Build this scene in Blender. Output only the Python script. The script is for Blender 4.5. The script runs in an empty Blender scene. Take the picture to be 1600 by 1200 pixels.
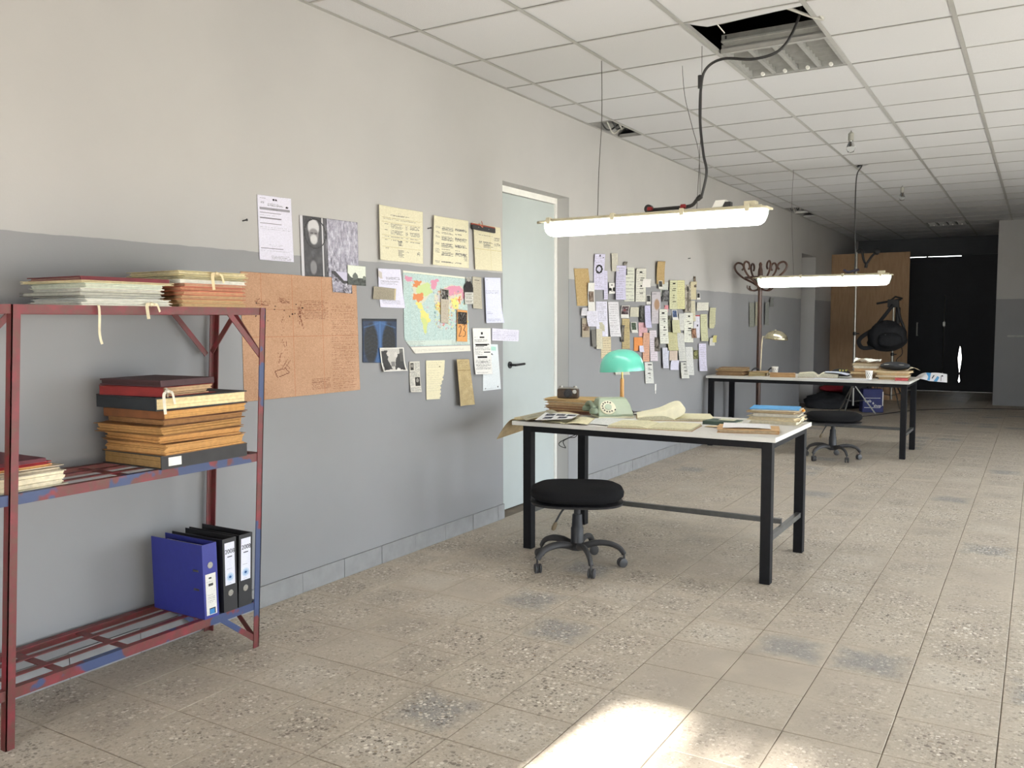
import bpy, bmesh, math, random
import numpy as np
from mathutils import Vector, Matrix, Quaternion
PI = math.pi
SC = bpy.context.scene
COL = SC.collection
RNG = random.Random(7)
NR = np.random.RandomState(11)

# ------------------------------------------------------------------ camera
CAM = Vector((3.043, 0.0, 1.32))
FPX, YAW, PIT, ROL = 1372.81, math.radians(30.964), math.radians(-4.126), math.radians(-0.126)
_f = Vector((-math.sin(YAW) * math.cos(PIT), math.cos(YAW) * math.cos(PIT), math.sin(PIT)))
_r0 = Vector((math.cos(YAW), math.sin(YAW), 0))
_u0 = _r0.cross(_f)
_r = _r0 * math.cos(ROL) + _u0 * math.sin(ROL)
_u = -_r0 * math.sin(ROL) + _u0 * math.cos(ROL)
cam = bpy.data.cameras.new('camera'); co = bpy.data.objects.new('camera', cam); COL.objects.link(co)
cam.sensor_width = 36; cam.lens = 36 * FPX / 1600; cam.clip_start = 0.05; cam.clip_end = 200
co.matrix_world = Matrix(((_r.x, _u.x, -_f.x, CAM.x), (_r.y, _u.y, -_f.y, CAM.y), (_r.z, _u.z, -_f.z, CAM.z), (0, 0, 0, 1)))
SC.camera = co
# ------------------------------------------------------------------ world, sun, exposure
SC.view_settings.view_transform = 'Standard'; SC.view_settings.look = 'None'
SC.view_settings.gamma = 1; SC.view_settings.use_curve_mapping = False
SC.view_settings.exposure = 0.98
SC.cycles.use_denoising = True
SC.cycles.max_bounces = 10; SC.cycles.diffuse_bounces = 7
SC.cycles.sample_clamp_indirect = 6
W = bpy.data.worlds.new('sky'); SC.world = W; W.use_nodes = True
W.node_tree.nodes['Background'].inputs[0].default_value = (0.87, 0.94, 1.0, 1)
W.node_tree.nodes['Background'].inputs[1].default_value = 6.6
sl = bpy.data.lights.new('sun', 'SUN'); so = bpy.data.objects.new('sun', sl); COL.objects.link(so)
sl.energy = 46; sl.angle = math.radians(1.5); sl.color = (1, 0.97, 0.92)
so.rotation_euler = Vector((0.10, 1.0, -0.475)).to_track_quat('-Z', 'Y').to_euler()
H = 2.822          # suspended ceiling
TUBE = 9.0         # emission of the fluorescent diffusers


# ------------------------------------------------------------------ photo measuring helpers (pixel -> point on a real plane)
def ray(px, py): return _f + _r * ((px - 800) / FPX) - _u * ((py - 600) / FPX)
def onX(px, py, v=0.0): d = ray(px, py); return CAM + d * ((v - CAM.x) / d.x)
def onY(px, py, v): d = ray(px, py); return CAM + d * ((v - CAM.y) / d.y)
def onZ(px, py, v=0.0): d = ray(px, py); return CAM + d * ((v - CAM.z) / d.z)


# ------------------------------------------------------------------ materials
def s2l(c): return tuple((x / 12.92 if x <= .04045 else ((x + .055) / 1.055) ** 2.4) for x in c)
def rgb(r, g, b): return s2l((r / 255, g / 255, b / 255))
class NT:
    def __init__(s, name):
        s.m = bpy.data.materials.new(name); s.m.use_nodes = True
        s.n = s.m.node_tree.nodes; s.l = s.m.node_tree.links
        s.b = s.n['Principled BSDF']
    def add(s, t, **k):
        n = s.n.new(t)
        for a, v in k.items(): setattr(n, a, v)
        return n
    def link(s, a, b): s.l.new(a, b)
    def pos(s): return s.add('ShaderNodeNewGeometry').outputs['Position']
    def noise(s, scale, detail=3, rough=.55, vec=None):
        n = s.add('ShaderNodeTexNoise'); n.inputs['Scale'].default_value = scale
        n.inputs['Detail'].default_value = detail; n.inputs['Roughness'].default_value = rough
        s.link(vec if vec is not None else s.pos(), n.inputs['Vector']); return n.outputs['Fac']
    def math(s, op, a, b=None, c=None):
        n = s.add('ShaderNodeMath', operation=op)
        for i, v in enumerate((a, b, c)):
            if v is None: continue
            if hasattr(v, 'links'): s.link(v, n.inputs[i])
            else: n.inputs[i].default_value = v
        return n.outputs[0]
    def ramp(s, fac, p0, p1, c0=(0, 0, 0), c1=(1, 1, 1)):
        n = s.add('ShaderNodeValToRGB'); e = n.color_ramp.elements
        e[0].position = p0; e[1].position = p1; e[0].color = (*c0, 1); e[1].color = (*c1, 1)
        s.link(fac, n.inputs[0]); return n.outputs[0]
    def mix(s, fac, a, b, blend='MIX'):
        n = s.add('ShaderNodeMix', data_type='RGBA', blend_type=blend)
        for i, v in ((0, fac), (6, a), (7, b)):
            if hasattr(v, 'links'): s.link(v, n.inputs[i])
            elif i == 0: n.inputs[0].default_value = v
            else: n.inputs[i].default_value = (*v, 1)
        return n.outputs[2]
    def bump(s, h, strength=.3, dist=.002):
        n = s.add('ShaderNodeBump'); n.inputs['Strength'].default_value = strength
        n.inputs['Distance'].default_value = dist
        s.link(h, n.inputs['Height']); s.link(n.outputs[0], s.b.inputs['Normal'])
    def base(s, c):
        if hasattr(c, 'links'): s.link(c, s.b.inputs['Base Color'])
        else: s.b.inputs['Base Color'].default_value = (*c, 1)
    def set(s, rough=.7, metal=0, spec=None):
        s.b.inputs['Roughness'].default_value = rough; s.b.inputs['Metallic'].default_value = metal
        if spec is not None: s.b.inputs['Specular IOR Level'].default_value = spec
        return s.m
MC = {}
def M(c, rough=.75, metal=0, var=.12, scale=25, bump=.0, spec=None):
    """plain procedural material: colour with a little noise variation"""
    k = (c, rough, metal, var, scale, bump, spec)
    if k in MC: return MC[k]
    t = NT('surface_%d' % len(MC)); cl = rgb(*c)
    n = t.noise(scale, 4)
    f = t.ramp(n, .3, .7)
    t.base(t.mix(f, tuple(x * (1 - var) for x in cl), tuple(min(1, x * (1 + var)) for x in cl)))
    if bump: t.bump(n, bump, .004)
    MC[k] = t.set(rough, metal, spec); return MC[k]

def two_tone(name, zline, light, dark, xmin=None):
    t = NT(name); sp = t.add('ShaderNodeSeparateXYZ'); t.link(t.pos(), sp.inputs[0])
    wob = t.noise(5, 3); z = t.math('ADD', sp.outputs[2], t.math('MULTIPLY', t.math('SUBTRACT', wob, .5), .018))
    m = t.math('LESS_THAN', z, zline)
    if xmin is not None: m = t.math('MULTIPLY', m, t.math('GREATER_THAN', sp.outputs[0], xmin))
    big = t.noise(1.3, 4); fine = t.noise(60, 2)
    lc = t.mix(t.ramp(big, .35, .7), tuple(x * .93 for x in light), light)
    dc = t.mix(t.ramp(big, .35, .7), tuple(x * .92 for x in dark), dark)
    spot = t.ramp(t.noise(9, 6, .75), .74, .78)
    dc = t.mix(t.math('MULTIPLY', spot, .25), dc, light)
    t.base(t.mix(m, lc, dc)); t.bump(fine, .12, .002)
    return t.set(.72, 0, .3)
LIGHTP, DARKP = rgb(176, 174, 172), rgb(143, 143, 145)
m_wall = two_tone('wall_paint', 1.632, LIGHTP, DARKP, -.004)
m_wall2 = two_tone('pillar_paint', 1.632, LIGHTP, DARKP)
m_plain = M((180, 178, 175), .8, var=.04, scale=3)

def terrazzo():
    t = NT('terrazzo'); P = t.pos()
    sp = t.add('ShaderNodeSeparateXYZ'); t.link(P, sp.inputs[0])
    gx_ = t.math('DIVIDE', t.math('SUBTRACT', sp.outputs[0], .275), .3); gy_ = t.math('DIVIDE', t.math('SUBTRACT', sp.outputs[1], .1), .3)
    cb = t.add('ShaderNodeCombineXYZ'); t.link(t.math('FLOOR', gx_), cb.inputs[0]); t.link(t.math('FLOOR', gy_), cb.inputs[1])
    wn = t.add('ShaderNodeTexWhiteNoise', noise_dimensions='3D'); t.link(cb.outputs[0], wn.inputs['Vector'])
    cell = wn.outputs['Value']; sc = t.add('ShaderNodeSeparateXYZ'); t.link(wn.outputs['Color'], sc.inputs[0])
    fx, fy = t.math('FRACT', gx_), t.math('FRACT', gy_)
    ex = t.math('MINIMUM', fx, t.math('SUBTRACT', 1, fx)); ey = t.math('MINIMUM', fy, t.math('SUBTRACT', 1, fy))
    edge = t.math('ADD', t.math('MINIMUM', ex, ey), t.math('MULTIPLY', t.math('SUBTRACT', t.noise(11, 4, .6), .5), .5))
    clean = t.ramp(edge, .02, .30)                      # worn clean towards the middle of a tile, dusty at its edges
    zone = t.ramp(t.noise(1.1, 4, .6), .34, .60)        # whole areas where the dust is trodden away
    show = t.math('MULTIPLY', t.math('ADD', t.math('MULTIPLY', clean, .6), .4), t.math('ADD', t.math('MULTIPLY', zone, .75), t.math('MULTIPLY', sc.outputs[1], .3)))
    # cement matrix by tile under a beige film of dust
    cr = t.add('ShaderNodeValToRGB'); e = cr.color_ramp; e.interpolation = 'CONSTANT'
    cols = [(0, rgb(172, 161, 147)), (.4, rgb(180, 170, 155)), (.62, rgb(164, 154, 141)), (.8, rgb(138, 136, 134)), (.9, rgb(186, 177, 163))]
    e.elements[0].position = 0; e.elements[0].color = (*cols[0][1], 1); e.elements[1].position = cols[1][0]; e.elements[1].color = (*cols[1][1], 1)
    for p, c in cols[2:]:
        x = e.elements.new(p); x.color = (*c, 1)
    t.link(cell, cr.inputs[0])
    DUST = t.mix(t.ramp(t.noise(3.5, 6, .7), .35, .65), rgb(171, 160, 145), rgb(186, 175, 158))
    base = t.mix(t.math('MULTIPLY', clean, .8), DUST, cr.outputs[0])
    def vor(scale, rnd=1):
        v = t.add('ShaderNodeTexVoronoi'); v.inputs['Scale'].default_value = scale; v.inputs['Randomness'].default_value = rnd
        t.link(P, v.inputs['Vector']); return v
    v1 = vor(70); s1 = t.add('ShaderNodeSeparateXYZ'); t.link(v1.outputs['Color'], s1.inputs[0])
    v2 = vor(135); s2 = t.add('ShaderNodeSeparateXYZ'); t.link(v2.outputs['Color'], s2.inputs[0])
    jit = t.math('MULTIPLY', t.math('SUBTRACT', t.noise(160, 2), .5), .5)
    chip1 = t.math('LESS_THAN', t.math('ADD', v1.outputs['Distance'], jit), t.math('MULTIPLY', s1.outputs[1], .60))
    chip2 = t.math('LESS_THAN', t.math('ADD', v2.outputs['Distance'], jit), t.math('MULTIPLY', s2.outputs[1], .60))
    cc = t.add('ShaderNodeValToRGB'); e = cc.color_ramp; e.interpolation = 'CONSTANT'
    e.elements[0].color = (*rgb(92, 82, 72), 1); e.elements[1].position = .26; e.elements[1].color = (*rgb(210, 200, 184), 1)
    for p, c in ((.52, rgb(150, 134, 114)), (.66, rgb(232, 226, 214)), (.86, rgb(116, 106, 96))):
        x = e.elements.new(p); x.color = (*c, 1)
    t.link(s1.outputs[0], cc.inputs[0])
    c2 = t.ramp(s2.outputs[0], .45, .5, rgb(104, 92, 80), rgb(208, 198, 182))
    col = t.mix(t.math('MULTIPLY', chip2, t.math('MULTIPLY', show, .75)), base, c2)
    col = t.mix(t.math('MULTIPLY', chip1, t.math('MULTIPLY', show, .95)), col, cc.outputs[0])
    stain = t.ramp(t.noise(2.4, 5, .7), .62, .74)
    t.base(t.mix(t.math('MULTIPLY', stain, .3), col, rgb(128, 112, 94)))
    t.link(t.math('ADD', t.math('MULTIPLY', t.noise(3, 3), .3), .45), t.b.inputs['Roughness'])
    t.bump(t.noise(70, 3), .1, .002)
    t.b.inputs['Specular IOR Level'].default_value = .35
    return t.m
m_floor = terrazzo()
m_grout = M((116, 105, 92), .95, var=.2, scale=9)

def speckle(c, name, sp=.1, sc=220, rough=.9):
    t = NT(name); cl = rgb(*c); n = t.noise(sc, 2); b = t.noise(.8, 3)
    col = t.mix(t.ramp(n, .35, .65), tuple(x * (1 - sp) for x in cl), cl)
    t.base(t.mix(t.ramp(b, .35, .65), col, tuple(x * .94 for x in cl))); t.bump(n, .15, .001); return t.set(rough, 0, .2)
m_panel = speckle((202, 202, 204), 'ceiling_panel_fibre')
m_tee = M((160, 159, 156), .5, var=.05)
m_plenum = M((26, 26, 30), .95)
m_black = M((34, 34, 37), .5, var=.2, scale=30)
m_blackm = M((26, 26, 29), .55, .0, var=.25, scale=18)
m_rubber = M((52, 51, 52), .6)
m_fabric = M((22, 22, 24), .95, var=.3, scale=240, bump=.4, spec=.15)
m_chrome = M((190, 190, 188), .25, 1.0, var=.05)
m_steel = M((150, 148, 142), .35, 1.0, var=.1)
m_cable = M((38, 37, 38), .5)
m_white = M((232, 231, 226), .6, var=.04)

def shelfpaint(name, blue):
    t = NT(name); a = t.noise(7, 3, .5); r = t.noise(38, 5, .7)
    red = t.mix(t.ramp(r, .42, .66), rgb(104, 42, 44), rgb(92, 56, 46))
    red = t.mix(t.ramp(t.noise(16, 3), .5, .7), red, rgb(124, 40, 48))
    if blue: red = t.mix(t.ramp(a, .5, .53), red, rgb(52, 66, 104))
    t.base(red); t.bump(r, .25, .002); return t.set(.5, 0, .5)
m_red = shelfpaint('red_oxide_paint', False); m_camo = shelfpaint('red_and_blue_paint', True)
def woodmat(name, c0, c1, axis, rough=.45, scale=9):
    t = NT(name); mp = t.add('ShaderNodeMapping'); mp.inputs['Scale'].default_value = axis; t.link(t.pos(), mp.inputs[0])
    n = t.noise(scale, 5, .6, mp.outputs[0]); t.base(t.mix(t.ramp(n, .3, .7), rgb(*c0), rgb(*c1))); t.bump(n, .1, .001); return t.set(rough)
m_oak = woodmat('pale_beech', (196, 138, 70), (220, 166, 96), (30, 30, 2))
m_dark_wood = woodmat('dark_bentwood', (44, 30, 24), (82, 52, 38), (20, 20, 2), .4)
m_ply = woodmat('plywood', (144, 114, 86), (162, 132, 102), (6, 6, .8), .8, 5)
def printmat(name, rough):
    t = NT(name); a = t.add('ShaderNodeVertexColor', layer_name='Col'); n = t.noise(90, 3)
    t.base(t.mix(t.math('MULTIPLY', t.ramp(n, .35, .65), .06), a.outputs[0], (.2, .17, .12)))
    t.bump(t.noise(30, 2), .15, .002); return t.set(rough, 0, .25)
m_print = printmat('printed_paper', .85); m_gloss = printmat('glossy_print', .35)
def emit(name, c, s):
    t = NT(name); t.base((.9, .9, .9)); t.b.inputs['Emission Color'].default_value = (*c, 1)
    t.b.inputs['Emission Strength'].default_value = s; return t.set(.35)


# ------------------------------------------------------------------ mesh builder
WL = {}
class MB:
    def __init__(s): s.v = []; s.f = []
    def quad8(s, P):
        b = len(s.v); s.v += [Vector(p) for p in P]
        for q in ((0, 3, 2, 1), (4, 5, 6, 7), (0, 1, 5, 4), (1, 2, 6, 5), (2, 3, 7, 6), (3, 0, 4, 7)): s.f.append([b + i for i in q])
        return s
    def box(s, x0, y0, z0, x1, y1, z1):
        x0, x1 = min(x0, x1), max(x0, x1); y0, y1 = min(y0, y1), max(y0, y1); z0, z1 = min(z0, z1), max(z0, z1)
        return s.quad8([(x0, y0, z0), (x1, y0, z0), (x1, y1, z0), (x0, y1, z0), (x0, y0, z1), (x1, y0, z1), (x1, y1, z1), (x0, y1, z1)])
    def bar(s, a, b, w, h, up=(0, 0, 1)):
        """square bar between points a and b; w sideways, h along up"""
        a, b = Vector(a), Vector(b); d = (b - a).normalized(); up = Vector(up)
        if abs(d.dot(up)) > .99: up = Vector((0, 1, 0))
        sd = d.cross(up).normalized() * (w / 2); u2 = sd.cross(d).normalized() * (h / 2)
        return s.quad8([a - sd - u2, a + sd - u2, b + sd - u2, b - sd - u2, a - sd + u2, a + sd + u2, b + sd + u2, b - sd + u2])
    def tube(s, path, r, n=8, caps=True, flat=None):
        path = [Vector(p) for p in path]; N = len(path)
        rs = r if isinstance(r, (list, tuple)) else [r] * N
        t0 = (path[1] - path[0]).normalized()
        nrm = t0.orthogonal().normalized() if flat is None else Vector(flat)
        b0 = len(s.v)
        for i, p in enumerate(path):
            t = (path[min(i + 1, N - 1)] - path[max(i - 1, 0)]).normalized()
            nrm = (nrm - t * nrm.dot(t)); nrm = nrm.normalized() if nrm.length > 1e-6 else t.orthogonal().normalized()
            bi = t.cross(nrm)
            ra, rb = (rs[i] if isinstance(rs[i], tuple) else (rs[i], rs[i]))
            for k in range(n):
                a = 2 * PI * k / n; s.v.append(p + nrm * (math.cos(a) * ra) + bi * (math.sin(a) * rb))
        for i in range(N - 1):
            for k in range(n):
                k2 = (k + 1) % n
                s.f.append([b0 + i * n + k, b0 + i * n + k2, b0 + (i + 1) * n + k2, b0 + (i + 1) * n + k])
        if caps:
            s.f.append([b0 + k for k in reversed(range(n))]); s.f.append([b0 + (N - 1) * n + k for k in range(n)])
        return s
    def lathe(s, prof, c=(0, 0, 0), n=24, axis=None, sx=1, sy=1):
        c = Vector(c); q = Vector((0, 0, 1)).rotation_difference(Vector(axis)) if axis is not None else None
        b0 = len(s.v)
        for (r, z) in prof:
            for k in range(n):
                a = 2 * PI * k / n; p = Vector((r * math.cos(a) * sx, r * math.sin(a) * sy, z))
                if q: p = q @ p
                s.v.append(c + p)
        for i in range(len(prof) - 1):
            for k in range(n):
                k2 = (k + 1) % n
                s.f.append([b0 + i * n + k, b0 + i * n + k2, b0 + (i + 1) * n + k2, b0 + (i + 1) * n + k])
        s.f.append([b0 + k for k in reversed(range(n))]); e = b0 + (len(prof) - 1) * n
        s.f.append([e + k for k in range(n)]); return s
    def prism(s, pts, ext):
        """polygon (list of 3D points) swept by vector ext"""
        n = len(pts); b = len(s.v); e = Vector(ext)
        s.v += [Vector(p) for p in pts] + [Vector(p) + e for p in pts]
        s.f.append([b + i for i in reversed(range(n))]); s.f.append([b + n + i for i in range(n)])
        for i in range(n): j = (i + 1) % n; s.f.append([b + i, b + j, b + n + j, b + n + i])
        return s
    def grid(s, fn, nu, nv, thick=None):
        b = len(s.v)
        for j in range(nv + 1):
            for i in range(nu + 1): s.v.append(Vector(fn(i / nu, j / nv)))
        ix = lambda i, j: b + j * (nu + 1) + i
        for j in range(nv):
            for i in range(nu): s.f.append([ix(i, j), ix(i + 1, j), ix(i + 1, j + 1), ix(i, j + 1)])
        if thick is not None:
            th = Vector(thick); b2 = len(s.v); s.v += [s.v[b + k] + th for k in range((nu + 1) * (nv + 1))]
            iy = lambda i, j: b2 + j * (nu + 1) + i
            for j in range(nv):
                for i in range(nu): s.f.append([iy(i, j), iy(i, j + 1), iy(i + 1, j + 1), iy(i + 1, j)])
            for i in range(nu):
                s.f.append([ix(i, 0), iy(i, 0), iy(i + 1, 0), ix(i + 1, 0)]); s.f.append([ix(i, nv), ix(i + 1, nv), iy(i + 1, nv), iy(i, nv)])
            for j in range(nv):
                s.f.append([ix(0, j), ix(0, j + 1), iy(0, j + 1), iy(0, j)]); s.f.append([ix(nu, j), iy(nu, j), iy(nu, j + 1), ix(nu, j + 1)])
        return s
    def xform(s, m, start=0):
        for i in range(start, len(s.v)): s.v[i] = m @ s.v[i]
        return s
    def build(s, name, mat, parent=None, smooth=False, bevel=0, world=True, origin=None, normals=True):
        me = bpy.data.meshes.new(name)
        if parent is not None: og = WL.get(parent.name, Vector()) if world else Vector()
        elif origin is not None: og = Vector(origin)
        else:
            xs = [p.x for p in s.v]; ys = [p.y for p in s.v]; zs = [p.z for p in s.v]
            og = Vector(((min(xs) + max(xs)) / 2, (min(ys) + max(ys)) / 2, min(zs)))
        me.from_pydata([tuple(p - og) for p in s.v], [], s.f); me.update()
        if normals:
            bm = bmesh.new(); bm.from_mesh(me); bmesh.ops.recalc_face_normals(bm, faces=bm.faces); bm.to_mesh(me); bm.free()
        if smooth:
            me.polygons.foreach_set('use_smooth', [True] * len(me.polygons))
            if smooth != 'all': me.set_sharp_from_angle(angle=math.radians(smooth if smooth is not True else 40))
        me.materials.append(mat)
        o = bpy.data.objects.new(name, me); COL.objects.link(o)
        if parent is not None: o.parent = parent; WL[o.name] = WL.get(parent.name, Vector())
        else: o.location = og; WL[o.name] = og
        if bevel:
            b = o.modifiers.new('bevel', 'BEVEL'); b.width = bevel; b.segments = 2; b.limit_method = 'ANGLE'; b.angle_limit = math.radians(50)
        return o
def tag(o, label, cat, group=None):
    o['label'] = label; o['category'] = cat
    if group: o['group'] = group
    return o
def structure(o, label=None):
    o['kind'] = 'structure'
    if label: o['label'] = label
    return o
def thing(name, label, cat, loc=(0, 0, 0), rz=0, group=None):
    o = bpy.data.objects.new(name, None); COL.objects.link(o); o.location = loc; o.rotation_euler = (0, 0, rz)
    o.empty_display_size = .05; WL[o.name] = Vector(loc); return tag(o, label, cat, group)
def copy_tree(o, parent=None):
    c = o.copy(); COL.objects.link(c); c.parent = parent
    for ch in o.children: copy_tree(ch, c)
    return c
def smoothpath(P, k=6):
    """Catmull-Rom through points"""
    P = [Vector(p) for p in P]; out = []
    for i in range(len(P) - 1):
        p0, p1, p2, p3 = P[max(i - 1, 0)], P[i], P[i + 1], P[min(i + 2, len(P) - 1)]
        for j in range(k):
            t = j / k
            out.append(.5 * ((2 * p1) + (p2 - p0) * t + (2 * p0 - 5 * p1 + 4 * p2 - p3) * t * t + (3 * p1 - p0 - 3 * p2 + p3) * t ** 3))
    out.append(P[-1]); return out
def lettering(body, size, mat, parent, mtx, ext=.0003):
    """flat lettering as a mesh part; mtx in world space"""
    cu = bpy.data.curves.new('lettering', 'FONT'); cu.body = body; cu.size = size; cu.extrude = ext; cu.align_x = 'CENTER'; cu.align_y = 'CENTER'
    tmp = bpy.data.objects.new('lettering_tmp', cu); COL.objects.link(tmp); bpy.context.view_layer.update()
    me = bpy.data.meshes.new_from_object(tmp.evaluated_get(bpy.context.evaluated_depsgraph_get()))
    bpy.data.objects.remove(tmp); bpy.data.curves.remove(cu)
    me.transform(Matrix.Translation(-WL.get(parent.name, Vector())) @ mtx)
    me.materials.clear(); me.materials.append(mat)
    o = bpy.data.objects.new('lettering', me); COL.objects.link(o); o.parent = parent; WL[o.name] = WL.get(parent.name, Vector()); return o


# ------------------------------------------------------------------ printed sheets: a fine grid whose faces carry the print
class Img:
    def __init__(s, w, h, c, noise=.015):
        s.w, s.h = w, h; s.a = np.ones((h, w, 3)) * (np.array(c) / 255.); s.mask = np.ones((h, w), bool)
        if noise: s.a += NR.normal(0, noise, (h, w, 1))
    def rect(s, x0, y0, x1, y1, c, al=1):
        X0, X1 = int(round(x0 * s.w)), max(int(round(x0 * s.w)) + 1, int(round(x1 * s.w))); Y0, Y1 = int(round(y0 * s.h)), max(int(round(y0 * s.h)) + 1, int(round(y1 * s.h)))
        s.a[Y0:Y1, X0:X1] = s.a[Y0:Y1, X0:X1] * (1 - al) + al * np.array(c) / 255.; return s
    def text(s, x0, y0, x1, y1, n, c=(90, 90, 95), al=.55, ragged=.3, gap=.18):
        for i in range(n):
            y = y0 + (y1 - y0) * (i + .5) / n; r = min(int(y * s.h), s.h - 1); e = x1 - (x1 - x0) * ragged * NR.rand() if NR.rand() < .5 else x1
            for k in range(int(x0 * s.w), min(int(e * s.w), s.w)):
                if NR.rand() > gap: s.a[r, k] = s.a[r, k] * (1 - al * (.6 + .4 * NR.rand())) + np.array(c) / 255. * al * .8
        return s
    def grid(s):
        return (np.arange(s.w) + .5)[None, :] / s.w, (np.arange(s.h) + .5)[:, None] / s.h
    def ell(s, cx, cy, rx, ry, c, al=1, soft=0):
        X, Y = s.grid(); d = np.sqrt(((X - cx) / rx) ** 2 + ((Y - cy) / ry) ** 2)
        m = (np.clip((1 + soft - d) / max(soft, 1e-3), 0, 1) if soft else (d < 1).astype(float)) * al
        s.a = s.a * (1 - m[..., None]) + m[..., None] * np.array(c) / 255.; return s
    def ring(s, cx, cy, rx, ry, c, w):
        X, Y = s.grid(); d = np.sqrt(((X - cx) / rx) ** 2 + ((Y - cy) / ry) ** 2); s.a[abs(d - 1) < w] = np.array(c) / 255.; return s
    def pmask(s, P):
        X, Y = s.grid(); X = X + 0 * Y; Y = Y + 0 * X; m = np.zeros(X.shape, bool)
        for i in range(len(P)):
            (xa, ya), (xb, yb) = P[i], P[i - 1]
            cnd = (ya > Y) != (yb > Y); xi = (xb - xa) * (Y - ya) / ((yb - ya) if yb != ya else 1e-9) + xa; m ^= cnd & (X < xi)
        return m
    def poly(s, P, c, al=1):
        m = s.pmask(P); s.a[m] = s.a[m] * (1 - al) + al * np.array(c) / 255.; return s
    def line(s, P, c, w=.012, al=1):
        X, Y = s.grid(); asp = s.h / s.w; m = np.zeros((s.h, s.w), bool)
        for (xa, ya), (xb, yb) in zip(P[:-1], P[1:]):
            dx, dy = xb - xa, (yb - ya) * asp; L = dx * dx + dy * dy + 1e-12
            t = np.clip(((X - xa) * dx + (Y - ya) * asp * dy) / L, 0, 1)
            m |= np.hypot(X - xa - t * dx, (Y - ya) * asp - t * dy) < w
        s.a[m] = s.a[m] * (1 - al) + al * np.array(c) / 255.; return s
    def mottle(s, x0, y0, x1, y1, amp, sx=4, sy=4):
        X0, X1, Y0, Y1 = int(x0 * s.w), int(x1 * s.w), int(y0 * s.h), int(y1 * s.h)
        n = np.zeros((Y1 - Y0, X1 - X0))
        for o in (1, 2, 4):
            ky, kx = max(1, sy // o), max(1, sx // o); g = NR.normal(0, 1, ((Y1 - Y0) // ky + 3, (X1 - X0) // kx + 3))
            yy = np.arange(Y1 - Y0) / ky; xx = np.arange(X1 - X0) / kx; yi = yy.astype(int); xi = xx.astype(int); fy = (yy - yi)[:, None]; fx = (xx - xi)[None, :]
            n += ((g[yi][:, xi] * (1 - fx) + g[yi][:, xi + 1] * fx) * (1 - fy) + (g[yi + 1][:, xi] * (1 - fx) + g[yi + 1][:, xi + 1] * fx) * fy) / o
        s.a[Y0:Y1, X0:X1] += n[..., None] * amp; return s
def sheet(name, C, img, off=.002, curl=None, mat=None, parent=None, normal=None):
    """C = TL,TR,BR,BL world corners; curl(u,v) extra lift along the normal"""
    TL, TR, BR, BL = [np.array(c, float) for c in C]; nu, nv = img.w, img.h
    u = np.linspace(0, 1, nu + 1)[None, :, None]; v = np.linspace(0, 1, nv + 1)[:, None, None]
    P = (TL * (1 - u) + TR * u) * (1 - v) + (BL * (1 - u) + BR * u) * v
    n = np.cross(BL - TL, TR - TL); n /= np.linalg.norm(n)
    if normal is not None and n @ np.array(normal) < 0: n = -n
    lift = np.full((nv + 1, nu + 1), off)
    if curl is not None:
        for j in range(nv + 1):
            for i in range(nu + 1): lift[j, i] += curl(i / nu, j / nv)
    P = P + lift[..., None] * n
    idx = np.arange((nu + 1) * (nv + 1)).reshape(nv + 1, nu + 1)
    F = np.stack([idx[:-1, :-1], idx[1:, :-1], idx[1:, 1:], idx[:-1, 1:]], -1).reshape(-1, 4)
    keep = img.mask.reshape(-1); F = F[keep]; colr = np.clip(img.a, 0, 1).reshape(-1, 3)[keep]
    # rim: paper thickness
    bnd = np.concatenate([idx[0, :], idx[1:, -1], idx[-1, -2::-1], idx[-2:0:-1, 0]]); rim = len(P.reshape(-1, 3)) + np.arange(len(bnd))
    V = np.concatenate([P.reshape(-1, 3), P.reshape(-1, 3)[bnd] - n * min(.0006, off * .6)])
    if img.mask.all():
        R = np.stack([bnd, rim, np.roll(rim, -1), np.roll(bnd, -1)], -1); F = np.concatenate([F, R]); colr = np.concatenate([colr, np.full((len(R), 3), colr.mean(0) * .9)])
    og = (np.array(BL) + np.array(BR)) / 2 if parent is None else np.array(WL[parent.name])
    V = V - og
    me = bpy.data.meshes.new(name); nf = len(F)
    me.vertices.add(len(V)); me.vertices.foreach_set('co', V.ravel())
    me.loops.add(nf * 4); me.loops.foreach_set('vertex_index', F.ravel().astype(np.int32))
    me.polygons.add(nf); me.polygons.foreach_set('loop_start', np.arange(nf, dtype=np.int32) * 4)
    me.update(calc_edges=True); me.validate()
    at = me.color_attributes.new('Col', 'FLOAT_COLOR', 'CORNER')
    lin = np.where(colr <= .04045, colr / 12.92, ((colr + .055) / 1.055) ** 2.4)
    buf = np.ones((nf, 4, 4)); buf[:, :, :3] = lin[:, None, :] * .88      # paper reflects at most nine tenths
    at.data.foreach_set('color', buf.ravel())
    me.polygons.foreach_set('use_smooth', [True] * nf)
    me.materials.append(mat or m_print)
    o = bpy.data.objects.new(name, me); COL.objects.link(o)
    if parent is None: o.location = og; WL[o.name] = Vector(og)
    else: o.parent = parent; WL[o.name] = WL[parent.name]
    return o


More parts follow.
